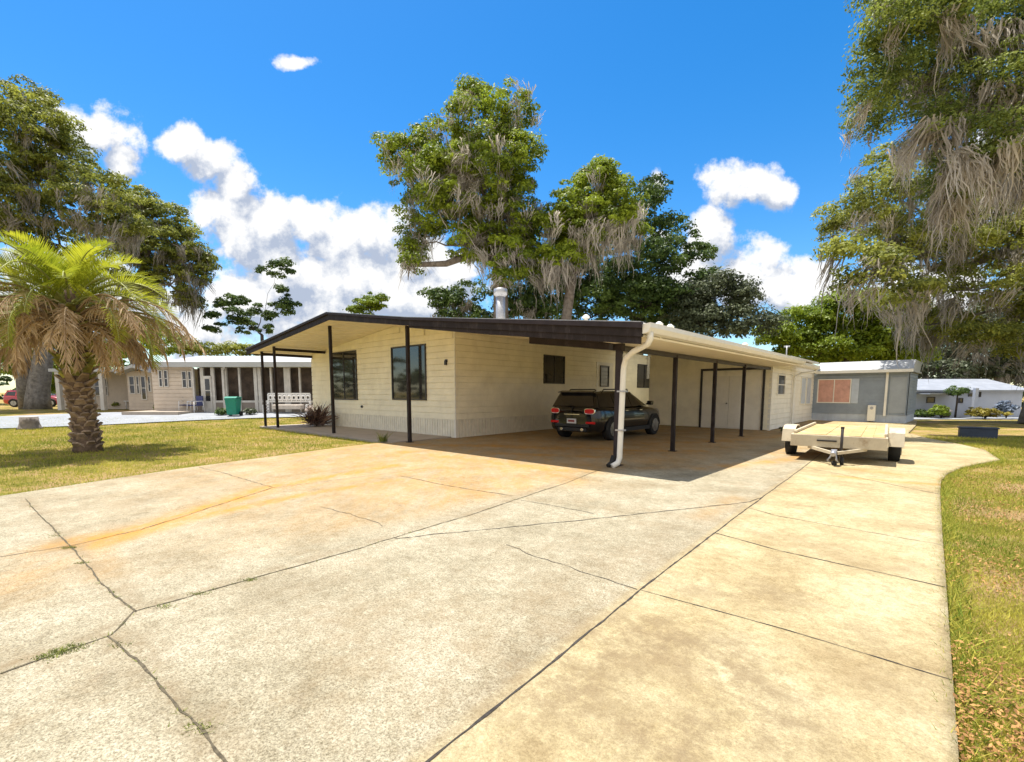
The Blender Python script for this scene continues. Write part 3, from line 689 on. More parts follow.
for s in (-1, 1):
    mb = MB(); mb.tube([(0, s*.86, .30), (0, s*.87, .30), (0, s*1.06, .30), (0, s*1.07, .30)], [.22, .30, .30, .22], 28); w_ = mb.build('wheel', 'black_rubber', tr)
    mb = MB(); mb.disc((0, s*1.065, .30), (0, s, 0), .17, .02, 20); mb.build('rim', 'trailer_white', w_)
    mb = MB(); pr = [(-.48, .34), (-.40, .62), (-.2, .70), (.2, .70), (.40, .62), (.48, .34)]
    pi_ = [(-.46, .34), (-.385, .605), (-.19, .68), (.19, .68), (.385, .605), (.46, .34)]
    poly = pr+pi_[::-1]
    for i in range(5):
        mb.prism([(pr[i][0], s*.85, pr[i][1]), (pr[i+1][0], s*.85, pr[i+1][1]), (pi_[i+1][0], s*.85, pi_[i+1][1]), (pi_[i][0], s*.85, pi_[i][1])], (0, s*.26, 0))
    mb.build('fender', 'trailer_white', tr, bevel=.004)
    mb = MB(); mb.bar((1.02, s*.5, .30), (1.50, s*.04, .24), .05, .06); mb.build('tongue_bar', 'trailer_white', tr)
mb = MB(); mb.bar((-.0, -.84, .30), (0, .84, .30), .06); mb.build('axle', 'dark_metal', tr)
mb = MB(); mb.box(1.44, 1.74, -.045, .045, .20, .28).tube([(1.70, 0, .27), (1.80, 0, .24)], [.055, .045], 12); mb.box(1.54, 1.68, -.05, .05, .27, .32); mb.build('coupler', 'galv', tr, bevel=.006)
mb = MB(); mb.tube([(1.35, .10, .10), (1.35, .10, .74)], .026, 12); mb.box(1.32, 1.38, .07, .13, .73, .77)
mb.build('jack', 'dark_metal', tr)
mb = MB(); mb.disc((1.40, .10, .07), (0, 1, 0), .085, .06, 18).disc((1.52, .0, .04), (1, .2, 0), .045, .12, 10); mb.build('jack_wheel', 'black_rubber', tr)
mb = MB(); mb.tube([(1.6, -.03, .24), (1.56, -.06, .16), (1.62, -.1, .10), (1.5, -.08, .06)], .018, 8).tube([(1.6, .03, .24), (1.66, .05, .12), (1.58, .08, .06)], .018, 8); mb.build('safety_chain', 'galv', tr)
mb = MB(); mb.bar((1.13, -.35, .45), (1.13, .0, .45), .05, .03); mb.build('winch_bar', 'dark_metal', tr)
mb = MB(); mb.bar((-2.9, -.80, .60), (.9, -.80, .60), .05, .05); mb.bar((-2.9, .80, .60), (.9, .80, .60), .05, .05); mb.build('side_rail', 'trailer_white', tr)
# ------------------------------------------------------------------ foliage tools
def rand_unit(n):
    v = R.normal(size=(n, 3)); return v/np.linalg.norm(v, axis=1, keepdims=True)
def leaves(clumps, n, size, spread=.3, per=28, flat=.0, shell=.55, aspect=.5):
    """clumps: (x,y,z,rx,ry,rz). Each clump carries leafy lumps; leaves sit on the lumps. returns V,F,rnd"""
    C = np.array(clumps, dtype=float); area = (C[:, 3]*C[:, 5]+C[:, 3]*C[:, 4])**.8
    nl = max(8, int(n/(per*2.3))); pr = area/area.sum()
    ci = R.choice(len(C), nl, p=pr); u = rand_unit(nl); u[:, 2] = u[:, 2]*.9+.1
    r = shell+(1-shell)*R.random(nl)**.7
    ctr = C[ci, :3]+u*r[:, None]*C[ci, 3:6]
    lr = spread*(.8+1.5*R.random(nl)**1.6)                       # lump radius
    w = lr**1.6; cnt = np.maximum(8, (n*w/w.sum()).astype(int)); sub = np.repeat(np.arange(nl), cnt); N = len(sub)
    v = rand_unit(N); v[:, 2] = np.where(v[:, 2] < -.2, -v[:, 2]*.6, v[:, 2]); rr = .55+.45*R.random(N)**.6
    rr = np.where(R.random(N) < .12, rr+.35*R.random(N), rr)
    asp = np.stack([np.ones(nl), np.ones(nl), .58+.35*R.random(nl)], 1)
    pos = ctr[sub]+v*rr[:, None]*lr[sub][:, None]*asp[sub]
    nrm = v*np.array([1, 1, 1.3])+rand_unit(N)*.75+np.array([0, 0, .25]); d1 = np.cross(nrm, rand_unit(N)); d1 /= np.linalg.norm(d1, axis=1, keepdims=True)+1e-9
    d2 = np.cross(nrm, d1); d2 /= np.linalg.norm(d2, axis=1, keepdims=True)+1e-9
    s = size*(.55+.8*R.random(N))[:, None]
    V = np.stack([pos-d1*s*.5, pos+d2*s*aspect*.5, pos+d1*s*.5, pos-d2*s*aspect*.5], 1).reshape(-1, 3)
    F_ = np.arange(N*4).reshape(N, 4)
    tb = R.random(nl); rn = np.clip(.6*tb[sub]**1.2+.45*R.random(N), 0, 1)
    return V, F_, np.repeat(rn, 4)
def moss(anchors, lens, width=.06, strands=9, sp=.22):
    """hanging beards: many thin threads that draw together towards a soft tip"""
    strands = strands*3; width = width*.42
    A0 = np.repeat(np.array(anchors, dtype=float), strands, 0); Ls = np.repeat(np.array(lens, dtype=float), strands)
    N = len(A0); off = np.clip(R.normal(size=(N, 3)), -2, 2)*np.array([sp, sp, sp*.5]); A = A0+off; rad = np.hypot(off[:, 0], off[:, 1])/(sp*1.6)
    Ls = Ls*(.25+.8*R.random(N))*np.clip(1.15-.6*rad, .3, 1.2)
    S = 7; ang = R.random(N)*math.pi; w = width*(.4+1.1*R.random(N)); V = np.zeros((N, S, 2, 3)); cur = A.copy()
    swing = np.repeat(R.normal(size=(len(anchors), 3))*.05, strands, 0); swing[:, 2] = 0
    for i in range(S):
        t = i/(S-1); a2 = ang+t*1.5*(R.random(N)-.5); dx = np.stack([np.cos(a2), np.sin(a2), np.zeros(N)], 1)
        ww = (w*(1-t**1.6)*(.5+1.0*R.random(N)))[:, None]+.004
        V[:, i, 0] = cur-dx*ww/2; V[:, i, 1] = cur+dx*ww/2
        cur = cur+np.array([0, 0, -1.])*(Ls/(S-1))[:, None]+R.normal(size=(N, 3))*np.array([.045, .045, .02])*np.minimum(Ls, 2)[:, None]+swing-off*np.array([1, 1, 0])*.11
    V = V.reshape(-1, 3); b = np.arange(N)[:, None]*S*2
    F_ = np.concatenate([np.stack([b[:, 0]+2*i, b[:, 0]+2*i+1, b[:, 0]+2*i+3, b[:, 0]+2*i+2], 1) for i in range(S-1)])
    tone = np.repeat(R.random(len(anchors)), strands)
    return V, F_, np.repeat(np.clip(.55*tone+.45*R.random(N), 0, 1), S*2)
mat('bark', (.17, .135, .105), .9, var=.4, scale=5, bump=1., bscale=14, stain=((.28, .26, .22), 3, .6, .3))
mat('bark_grey', (.20, .18, .16), .9, var=.4, scale=5, bump=1., bscale=12, stain=((.32, .32, .33), 3, .6, .3))
mat('bark_dark', (.07, .055, .045), .9, var=.4, scale=5, bump=.8, bscale=14)
leafmat('leaf_oak', (.06, .10, .010), (.38, .46, .04), .42)
leafmat('leaf_oak_right', (.05, .085, .018), (.32, .37, .07), .42)
leafmat('leaf_dark', (.022, .05, .014), (.15, .22, .045), .32)
leafmat('leaf_mid', (.06, .085, .018), (.42, .44, .08), .45)
leafmat('leaf_bright', (.08, .13, .008), (.30, .38, .03), .35)
leafmat('leaf_grey', (.045, .06, .035), (.15, .175, .09), .25)
leafmat('moss_strand', (.24, .21, .18), (.64, .585, .51), .3, .9)
leafmat('moss_dark', (.16, .15, .135), (.50, .465, .41), .25, .9)
def tree(name, base, r0, fork, clumps, n, size, label, leaf='leaf_oak', bark='bark', mossn=0, mosslen=2., mossmat='moss_strand', mosslow=True, spread=.3, limbs=None, cat='tree', per=44, mossw=.11, strands=9, msp=.22, shell=.55, rootflare=1.5, mfilter=None, stems=()):
    base = Vector(base)
    t = empty(name, base, 0, label, cat)
    inv = lambda p: Vector(p)-base
    mb = MB(); fk = inv(fork); hgt = fk.z
    pts = []; rs = []
    for i in range(8):
        s = i/7; w = Vector((math.sin(s*3+base.x)*.12*r0*2, math.cos(s*2.3+base.x)*.12*r0*2, 0))*s*(1-s)*4
        pts.append(Vector((fk.x*s**1.2, fk.y*s**1.2, -.1+(hgt+.1)*s))+w); rs.append(r0*(1-.35*s)*(1+(rootflare-1)*max(0, 1-s*5)))
    mb.tube(pts, rs, 14)
    for sq, sr_ in stems: mb.tube([inv(q) for q in sq], sr_, 12)
    mb.build('trunk', bark, t)
    mb = MB(); rng = random.Random(int(base.x*10)+len(clumps))
    order = sorted(range(len(clumps)), key=lambda i: -clumps[i][3]); nodes = [(fk, r0*.62)]
    for i in order[:limbs or 99]:
        c = inv(clumps[i][:3]); 
        src, sr = min(nodes, key=lambda q: (q[0]-c).length*(1+.15/max(q[1], .02)*.02)+ (0 if q[0].z < c.z+1 else 3))
        d = c-src; m1 = src+d*.35+Vector((rng.uniform(-.1, .1), rng.uniform(-.1, .1), rng.uniform(0, .12)))*d.length; m2 = src+d*.7+Vector((rng.uniform(-.1, .1), rng.uniform(-.1, .1), rng.uniform(-.02, .12)))*d.length
        r1 = sr*.62; mb.tube([src, m1, m2, c], [sr*.8, r1, r1*.75, r1*.5], 8)
        nodes += [(m1, r1), (m2, r1*.75), (c, r1*.55)]
        for _ in range(5):
            e = c+Vector([rng.uniform(-1, 1)*clumps[i][3+k]*.9 for k in range(3)]); mb.tube([c, c+(e-c)*.5+Vector((0, 0, .1)), e], [r1*.35, r1*.22, r1*.06+.005], 5)
    mb.build('branches', bark, t)
    cl = [tuple(inv(c[:3]))+tuple(c[3:]) for c in clumps]
    V, F_, rn = leaves(cl, n, size, spread, per, shell=shell); mesh_np('crown', V, F_, MATS[leaf], t, rn)
    if mossn:
        C = np.array(cl); 
        w = C[:, 3]*C[:, 4]; 
        if mfilter is not None: w = w*np.array(mfilter)
        ci = R.choice(len(C), mossn, p=w/w.sum()); u = rand_unit(mossn); u[:, 2] = -np.abs(u[:, 2])*.8+.3*(~np.array([mosslow]*mossn)) if mosslow else u[:, 2]
        an = C[ci, :3]+u*C[ci, 3:6]*(.4+.6*R.random((mossn, 1)))
        V, F_, rn = moss(an, mosslen*(.4+.9*R.random(mossn)), mossw, strands, msp); mesh_np('hanging_moss', V, F_, MATS[mossmat], t, rn)
    return t
def CL(lst, y, dj=1.5):
    """clumps given as photo bearings (u, v, ru, rv[, extra depth]) at forward distance y"""
    out = []
    for q in lst:
        u, v, ru, rv = q[:4]; yy = y+(q[4] if len(q) > 4 else random.uniform(-dj, dj)); p = P(u, v, yy); k = yy/F
        out.append((p[0], p[1], p[2], ru*k, (ru+rv)*.5*k, rv*k))
    return out
# centre oak with moss (two leaders)
cc = CL([(405, 165, 26, 22), (440, 150, 30, 24), (395, 150, 18, 14), (480, 125, 32, 28), (510, 120, 26, 32), (470, 100, 14, 12), (500, 160, 40, 28), (450, 190, 34, 26), (430, 215, 26, 24), (415, 245, 16, 20),
         (480, 205, 36, 28), (520, 215, 30, 30), (500, 245, 36, 22), (470, 245, 26, 20), (540, 235, 22, 22), (410, 265, 12, 14), (455, 170, 30, 20), (480, 180, 40, 40), (510, 260, 30, 26), (535, 270, 26, 20), (500, 225, 44, 30), (430, 175, 26, 24)], 30, 1.8)
b0 = (P(499, 380, 30)[0], 30, 0)
tree('oak_tree', b0, .62, P(499, 262, 30), cc, 88000, .20, 'tall sunlit oak draped with moss rising behind the chimney of the cream home', 'leaf_oak', 'bark', 330, 1.7, spread=.34, strands=8, msp=.28, mossw=.11, mosslow=False)
cc = CL([(598, 190, 24, 24), (575, 205, 22, 22), (620, 205, 24, 22), (596, 225, 34, 20), (570, 235, 22, 18), (628, 232, 18, 16), (600, 172, 12, 12), (560, 220, 16, 16), (585, 245, 20, 14), (560, 262, 22, 16), (600, 215, 36, 24)], 29, 1.2)
tree('oak_tree', (P(560, 380, 29)[0], 29, 0), .40, P(572, 275, 29), cc, 44000, .19, 'yellow green moss hung oak just right of the tall one behind the home', 'leaf_oak', 'bark', 130, 2.1, spread=.30, strands=9, msp=.28, shell=.5, mossw=.13)
# dark trees behind
cc = CL([(645, 215, 22, 30), (665, 250, 30, 34), (640, 270, 34, 30), (610, 285, 34, 28), (690, 285, 26, 26), (650, 305, 50, 24), (575, 290, 28, 30), (545, 300, 26, 22), (655, 190, 12, 16), (620, 255, 26, 24), (700, 265, 18, 24), (530, 305, 24, 20), (590, 318, 40, 16), (650, 270, 30, 30), (670, 310, 40, 22), (565, 268, 26, 26), (600, 300, 40, 24), (585, 255, 20, 20), (680, 310, 34, 22), (625, 300, 40, 24)], 36, 2)
tree('evergreen_tree', (P(640, 380, 36)[0], 36, 0), .45, P(640, 320, 36), cc, 62000, .25, 'dense dark green tree behind the right side of the home roof', 'leaf_dark', 'bark_dark', spread=.45)
cc = CL([(470, 300, 18, 20), (450, 310, 16, 14), (515, 300, 22, 22), (540, 310, 20, 18), (480, 325, 30, 12), (530, 280, 16, 16), (545, 275, 18, 22), (440, 300, 14, 12)], 34, 1)
tree('evergreen_tree', (P(520, 380, 34)[0], 34, 0), .3, P(515, 330, 34), cc, 16000, .24, 'low dark tree showing around the chimney under the tall oak', 'leaf_dark', 'bark_dark', 30, 2.2, spread=.4)
cc = CL([(715, 300, 26, 18), (745, 300, 16, 14), (700, 325, 30, 18), (735, 325, 26, 18), (765, 325, 14, 12), (690, 300, 18, 16), (725, 282, 14, 8)], 33, 1)
tree('feathery_tree', (P(715, 380, 33)[0], 33, 0), .25, P(715, 345, 33), cc, 22000, .22, 'loose grey green tree with thin sprays behind the carport roof', 'leaf_grey', 'bark_dark', spread=.5, shell=.35)
cc = CL([(800, 330, 34, 20), (850, 320, 40, 24), (895, 330, 34, 24), (775, 335, 20, 14), (830, 350, 50, 18), (890, 355, 40, 16), (850, 305, 22, 10), (920, 335, 20, 20)], 44, 2)
tree('bright_tree', (P(845, 385, 44)[0], 44, -1), .5, P(845, 355, 44), cc, 52000, .32, 'broad bright green tree rising behind the grey blue neighbour home', 'leaf_bright', 'bark_dark', spread=.6)
cc = CL([(925, 350, 24, 30), (960, 340, 34, 30), (1000, 330, 34, 36), (1040, 340, 40, 40), (940, 372, 30, 14), (985, 372, 34, 14), (900, 372, 22, 14), (1090, 340, 40, 50)], 64, 3)
tree('moss_oak', (P(1000, 395, 64)[0], 64, -1.2), .7, P(1000, 370, 64), cc, 52000, .42, 'hazy grey green oak behind the far white house', 'leaf_grey', 'bark_grey', 160, 4., 'moss_dark', spread=.9, mossw=.2)
# right oak, further one whose trunk stands at the frame edge
cc = CL([(845, 215, 26, 16), (875, 205, 34, 24), (850, 250, 30, 12, -9), (900, 240, 40, 28), (870, 282, 32, 12, -9.5), (930, 270, 40, 26), (905, 296, 30, 10, -9), (885, 262, 26, 10, -9.5), (900, 305, 30, 14), (960, 230, 40, 34), (975, 290, 40, 26), (1010, 260, 40, 40), (1060, 230, 50, 50),
         (880, 170, 22, 18), (920, 180, 36, 28), (1000, 180, 40, 40), (1110, 200, 60, 60), (1060, 300, 50, 30), (930, 325, 34, 16), (985, 335, 34, 18), (1020, 345, 30, 24), (930, 220, 50, 40), (990, 230, 50, 40), (835, 232, 14, 9), (955, 320, 26, 14)], 25, 2)
tb = G(1044, 424)
tree('moss_oak', tb, .62, P(1050, 250, 25), cc, 104000, .16, 'spreading dark oak with its grey trunk at the right edge beyond the lawn', 'leaf_mid', 'bark_grey', 220, 1.9, 'moss_dark', spread=.32, strands=9, msp=.3, per=40, shell=.4)
# nearer moss oak overhanging from the right
cc = CL([(890, 30, 26, 26), (880, 85, 28, 26), (870, 120, 18, 22), (915, 70, 30, 34), (935, 20, 30, 24), (960, 90, 34, 34), (925, 130, 30, 26), (985, 30, 34, 30), (1020, 80, 34, 40), (980, 150, 34, 28), (1030, 160, 34, 34), (900, -20, 40, 30), (980, -40, 50, 30),
         (1080, 40, 50, 50), (1080, 140, 50, 50), (1140, 90, 60, 60), (950, 190, 24, 20)], 17.5, 1.6)
tree('moss_oak', (P(1170, 400, 17.5)[0], 17.5, 0), .6, P(1150, 150, 17.5), cc, 110000, .115, 'tall oak curtained with long tan moss overhanging the right lawn', 'leaf_oak_right', 'bark_grey', 330, 2.0, 'moss_strand', spread=.30, strands=10, msp=.15, mossw=.085, per=40, shell=.4,
     mfilter=[.3, .3, .3, 1, 1, 2.2, 1.6, 2, 3, 3, 3, .6, 1.5, 2, 2, 1, 3])
# left oaks
cc = CL([(20, 120, 34, 26), (50, 130, 26, 24), (-20, 150, 50, 40), (60, 165, 34, 26), (30, 185, 50, 30), (95, 190, 34, 20), (90, 215, 40, 24), (-60, 200, 60, 50), (30, 100, 24, 12), (120, 225, 28, 18), (0, 210, 50, 30), (60, 245, 50, 24)], 32.5, 1.6)
tb = G(38, 407.5); kx = 33/tb[1]
tree('oak_tree', (tb[0]*kx, tb[1]*kx, float(terrain(tb[0]*kx, tb[1]*kx))), .66, P(44, 320, 33), cc, 76000, .20, 'big oak with a thick grey forked trunk across the street at the far left', 'leaf_mid', 'bark_grey', stems=[([G(30, 408.2), P(26, 385, 33), P(22, 355, 33), P(4, 320, 33)], [.60, .50, .42, .34])], rootflare=1.15, mossn=200, mosslen=1.8, mossmat='moss_dark', spread=.38, strands=8, per=40, shell=.4)
cc = CL([(140, 205, 24, 14), (165, 225, 26, 18), (185, 250, 22, 18), (150, 250, 30, 22), (195, 275, 18, 16), (170, 285, 26, 20), (125, 240, 24, 20), (205, 262, 10, 10), (140, 280, 24, 20), (190, 300, 14, 12)], 40, 1)
tree('oak_tree', (P(150, 402, 40)[0], 40, .35), .6, P(122, 320, 40), cc, 36000, .24, 'oak with a leaning trunk between the palm and the screened house', 'leaf_mid', 'bark', 130, 2.2, 'moss_dark', spread=.40, per=40, shell=.4, rootflare=1.1)
# small trees beyond the left house
cc = CL([(275, 272, 16, 9), (283, 290, 12, 8), (265, 312, 18, 11), (240, 318, 18, 12), (222, 305, 14, 9), (290, 310, 14, 7), (215, 325, 10, 12), (255, 330, 20, 8), (287, 268, 8, 6), (240, 300, 10, 6)], 40, .6)
tree('slender_tree', (P(262, 392, 40)[0], 40, .35), .2, P(262, 335, 40), cc, 9500, .24, 'open slender tree with tufted foliage left of the gable', 'leaf_dark', 'bark_dark', spread=.3, shell=.4)
cc = CL([(370, 303, 15, 10), (360, 308, 10, 8), (380, 306, 9, 7), (371, 322, 12, 8)], 42, .4)
tree('young_tree', (P(370, 385, 42)[0], 42, 0), .15, P(370, 330, 42), cc, 5000, .24, 'small bright green treetop above the front gable', 'leaf_bright', 'bark_dark', spread=.3)
cc = CL([(210, 350, 22, 8), (245, 352, 20, 6), (285, 358, 26, 10), (310, 356, 18, 8), (330, 365, 20, 10)], 46, 1)
tree('leafy_tree', (P(265, 392, 46)[0], 46, .35), .2, P(265, 370, 46), cc, 9000, .3, 'low tree line top behind the screened house roof', 'leaf_mid', 'bark_dark', spread=.5)
cc = CL([(10, 340, 40, 34), (90, 345, 34, 30), (130, 345, 26, 28), (-50, 340, 50, 40), (60, 375, 40, 20), (170, 345, 24, 14)], 48, 2)
tree('leafy_tree', (P(60, 395, 48)[0], 48, .35), .3, P(60, 380, 48), cc, 26000, .34, 'sunny yellow green tree behind the palm across the street', 'leaf_bright', 'bark_dark', spread=.6)
# far wood
cl = []
for az_ in np.arange(-75, 76, 3.0):
    r = 105+random.uniform(-6, 10); a = math.radians(az_); hh = random.uniform(6, 9) if (az_ > 20 or az_ < -38) else random.uniform(2.0, 3.2)
    cl.append((r*math.sin(a), r*math.cos(a), hh*.5-1, 6, 3, hh))
V, F_, rn = leaves(cl, 70000, .75, .9, 28)
tag(mesh_np('far_wood', V, F_, MATS['leaf_dark'], None, rn), 'distant dark wood along the horizon behind the houses', 'wood', kind='stuff')
# ------------------------------------------------------------------ palm
leafmat('frond_green', (.12, .18, .01), (.52, .52, .04), .45)
leafmat('frond_dead', (.24, .15, .07), (.84, .66, .44), .38, .8)
leafmat('boot_tone', (.07, .042, .022), (.27, .17, .09), .05, .9)
pb = G(88, 451); palm = empty('palm_tree', pb, 0, 'stout palm with rough trunk, bright green crown and a skirt of drooping brown fronds', 'palm tree')
CT = Vector((-.10, 0, 3.55))
def frond(L_, az_, el, droop, nl, ll, lw, dead, start, base_gap=.18):
    """returns V,F,rn for leaflets plus rachis points"""
    S = 14; pts = []; p = Vector(start); e = el; h = Vector((math.cos(az_), math.sin(az_), 0))
    for i in range(S+1):
        pts.append(p.copy()); d = h*math.cos(e)+Vector((0, 0, math.sin(e))); p = p+d*(L_/S); e -= droop/S*(1+1.2*i/S)
        e = max(e, -1.5)
    V = []; Fq_ = []; side = Vector((-h.y, h.x, 0))
    for s in (-1, 1):
        for k in range(nl):
            t = base_gap+(1-base_gap)*k/nl; f = t*S; i = min(int(f), S-1); q = pts[i].lerp(pts[i+1], f-i); tg = (pts[i+1]-pts[i]).normalized(); up = side.cross(tg)*-1
            if up.z < 0 and not dead: up = -up
            l = ll*math.sin(math.pi*min(1, .25+t*.72))**.6*random.uniform(.8, 1.15)
            if dead: d = (side*s*random.uniform(.2, 1.1)+tg*random.uniform(.2, 1.1)+Vector((0, 0, -random.uniform(.1, 1.4)))).normalized(); w_ = lw*random.uniform(.6, 1.3)
            else: d = (side*s*.75+tg*.75+up*random.uniform(.25, .55)).normalized(); w_ = lw
            wv = d.cross(up if not dead else Vector((random.uniform(-1, 1), random.uniform(-1, 1), .2))).normalized()*w_/2
            m_ = q+d*l*.5; e_ = q+d*l+Vector((0, 0, -l*(.05 if not dead else .2)))
            b = len(V); V += [q-wv*.5, q+wv*.5, m_+wv, m_-wv, e_+wv*.15, e_-wv*.15]; Fq_ += [(b, b+1, b+2, b+3), (b+3, b+2, b+4, b+5)]
    return V, Fq_, pts
for kind, N in (('g', 50), ('d', 62)):
    AV = []; AF = []; AR_ = []; rach = MB()
    for i in range(N):
        az_ = i*2.39996+random.uniform(-.2, .2); u_ = i/N
        if kind == 'g':
            el = math.radians(76-62*u_**.8+random.uniform(-6, 6)); L_ = random.uniform(1.65, 2.1)+1.05*u_; dr = math.radians(40+50*u_)
            V, F_, pts = frond(L_, az_, el, dr, 50, .55, .022, False, CT+Vector((math.cos(az_)*.12, math.sin(az_)*.12, .2*(1-u_))))
        else:
            el = math.radians(32-36*u_+random.uniform(-10, 10)); L_ = random.uniform(2.6, 3.25)*(1-.45*u_**1.5); dr = math.radians(50+32*random.random())
            V, F_, pts = frond(L_, az_, el, dr, 34, .42, .028, True, CT+Vector((math.cos(az_)*.2, math.sin(az_)*.2, -.1-.45*u_)), .22)
        b = len(AV); AV += V; AF += [tuple(q+b for q in f) for f in F_]; tone = random.random(); AR_ += [min(1, max(0, tone*.6+random.random()*.4))]*0+[tone*.55+.45*random.random() for _ in range(len(V)//6) for __ in range(6)]
        rach.tube(pts, [.035*(1-.85*k/len(pts)) for k in range(len(pts))], 5)
    if kind == 'g':
        mesh_np('green_fronds', AV, AF, MATS['frond_green'], palm, AR_); mat('rachis_green', (.30, .32, .09), .5); rach.build('frond_stems', 'rachis_green', palm)
    else:
        mesh_np('dead_fronds', AV, AF, MATS['frond_dead'], palm, AR_); mat('rachis_dead', (.33, .22, .12), .8); rach.build('frond_stems', 'rachis_dead', palm)
mat('palm_bark', (.15, .10, .065), .95, var=.5, scale=9, bump=1, bscale=20)
mb = MB(); mb.tube([(0, 0, -.1), (.0, 0, .15), (-.03, 0, .8), (-.10, 0, 1.4), (-.14, 0, 2.2), (-.14, 0, 3.0), (-.10, 0, 3.8), (-.1, 0, 4.2)], [.34, .28, .24, .24, .27, .30, .27, .13], 18); mb.build('trunk', 'palm_bark', palm)
mb = MB(); mb2 = MB(); zz = .04; i = 0
while zz < 3.7:
    ang = i*2.39996; rr = float(np.interp(zz, [0, .8, 1.4, 2.2, 3.0, 3.7], [.28, .23, .23, .26, .29, .26])); cx = float(np.interp(zz, [0, .8, 1.4, 3], [0, -.03, -.10, -.14]))
    dd = Vector((math.cos(ang), math.sin(ang), 0)); sd = Vector((-dd.y, dd.x, 0)); p = Vector((cx, 0, zz))+dd*(rr-.05); w_ = random.uniform(.09, .15); l = random.uniform(.12, .22) if zz < 1.6 else random.uniform(.2, .38)
    up = Vector((0, 0, 1)); tip = p+dd*l*.8+up*l*random.uniform(.5, 1.1)
    tgt = mb if (zz < 1.7 or random.random() < .35) else mb2
    tgt.add([p-sd*w_, p+sd*w_, p+sd*w_*.8+up*.09, p-sd*w_*.8+up*.09, tip-sd*w_*.5, tip+sd*w_*.5, tip+sd*w_*.45+up*.03-dd*.03, tip-sd*w_*.45+up*.03-dd*.03],
            [(0, 1, 5, 4), (3, 7, 6, 2), (0, 4, 7, 3), (1, 2, 6, 5), (4, 5, 6, 7)])
    zz += .021; i += 1
mat('boot', (.34, .25, .17), .9, var=.5, scale=4, bump=.6, bscale=30, stain=((.10, .06, .035), 7, .8, 1)); mat('boot_green', (.27, .27, .06), .85, var=.5, scale=5, stain=((.12, .07, .03), 6, .9, 1))
mb.build('leaf_bases', 'boot', palm); mb2.build('mossy_leaf_bases', 'boot_green', palm)
# ------------------------------------------------------------------ grass, litter, weeds
def blades(pos, h, w, lean=.5):
    N = len(pos); ang = R.random(N)*2*math.pi; dx = np.stack([np.cos(ang), np.sin(ang), np.zeros(N)], 1); hh = h*(.5+R.random(N))
    tip = pos+R.normal(size=(N, 3))*np.array([lean, lean, 0])*hh[:, None]; tip[:, 2] = pos[:, 2]+hh
    ww = (w*(.6+.8*R.random(N)))[:, None]
    V = np.stack([pos-dx*ww/2, pos+dx*ww/2, tip], 1).reshape(-1, 3)
    return V, np.arange(N*3).reshape(N, 3)
leafmat('grass_blade', (.08, .17, .010), (.60, .52, .09), .35, .7)
def in_drive(x, y, m=.02):
    a = (x-O[0])*eA[0]+(y-O[1])*eA[1]; b = (x-O[0])*eB[0]+(y-O[1])*eB[1]
    return (a > aR(b)-m) & (a < aL(b)+m) & (b < 24)
def scatter(n, ymax, xf, near_bias=1.6, ymin=1.2):
    y = ymin+(ymax-ymin)*R.random(n)**near_bias; x = xf(y, R.random(n)); return x, y
PP = []
x, y = scatter(150000, 16, lambda y, r: y*(.6+.75*r), 1.9, 1.4); PP.append((x, y))
x, y = scatter(120000, 24, lambda y, r: -y*(1.25*r)+1, .8, 5.); PP.append((x, y))
x = np.concatenate([p[0] for p in PP]); y = np.concatenate([p[1] for p in PP])
a = (x-O[0])*eA[0]+(y-O[1])*eA[1]; b = (x-O[0])*eB[0]+(y-O[1])*eB[1]
ok = ~in_drive(x, y, .0) & ~((a < 17.2) & (a > 0) & (b > -.66)) & ~((a > -4.4) & (b > 12) & (a < 3))
x, y = x[ok], y[ok]
bare = (np.sin(x*2.3+1.2*np.sin(y*1.9))+np.sin(y*2.9+x*.7)+.8*R.normal(size=len(x)) > .9) & (x > 0); x, y = x[~bare], y[~bare]
patch0 = np.sin(x*5.1+y*2)*np.cos(y*4.3-x)*.5+.5
patch = np.sin(x*1.7+np.sin(y*1.3)*1.2)*np.cos(y*1.1+np.sin(x*.9)*1.5)*.5+.5
d_ = np.hypot(x, y)
V, F_ = blades(np.stack([x, y, terrain(x, y)-.02], 1), .028, .006)
eb = np.random.default_rng(3).uniform(-9, 8, 9000); ea = aR(eb)-.05+.05*np.random.default_rng(4).normal(size=9000); elb = np.random.default_rng(5).uniform(-9, -.7, 5000); ela = aL(elb)+.05+.04*np.random.default_rng(6).normal(size=5000)
ea = np.concatenate([ea, ela]); eb = np.concatenate([eb, elb]); ex = O[0]+ea*eA[0]+eb*eB[0]; ey = O[1]+ea*eA[1]+eb*eB[1]
sc_ = np.repeat(np.clip(.7+d_*.12, .8, 2.6), 3); 
Vc = V.reshape(-1, 3, 3); ctr = Vc.mean(1, keepdims=True); Vc = ctr+(Vc-ctr)*np.clip(.45+d_*.13, .55, 3.)[:, None, None]; V = Vc.reshape(-1, 3)
Ve, Fe = blades(np.stack([ex, ey, np.full(len(ex), -.01)], 1), .055, .007, .7); F_ = np.concatenate([F_, Fe+len(V)]); V = np.concatenate([V, Ve])
rn = np.concatenate([np.clip(.45*patch+.2*patch0+.4*R.random(len(x)), 0, 1), R.random(len(ex))])
tag(mesh_np('grass', V, F_, MATS['grass_blade'], None, np.repeat(rn, 3)), 'short patchy yellow green grass blades on both lawns', 'grass', kind='stuff')
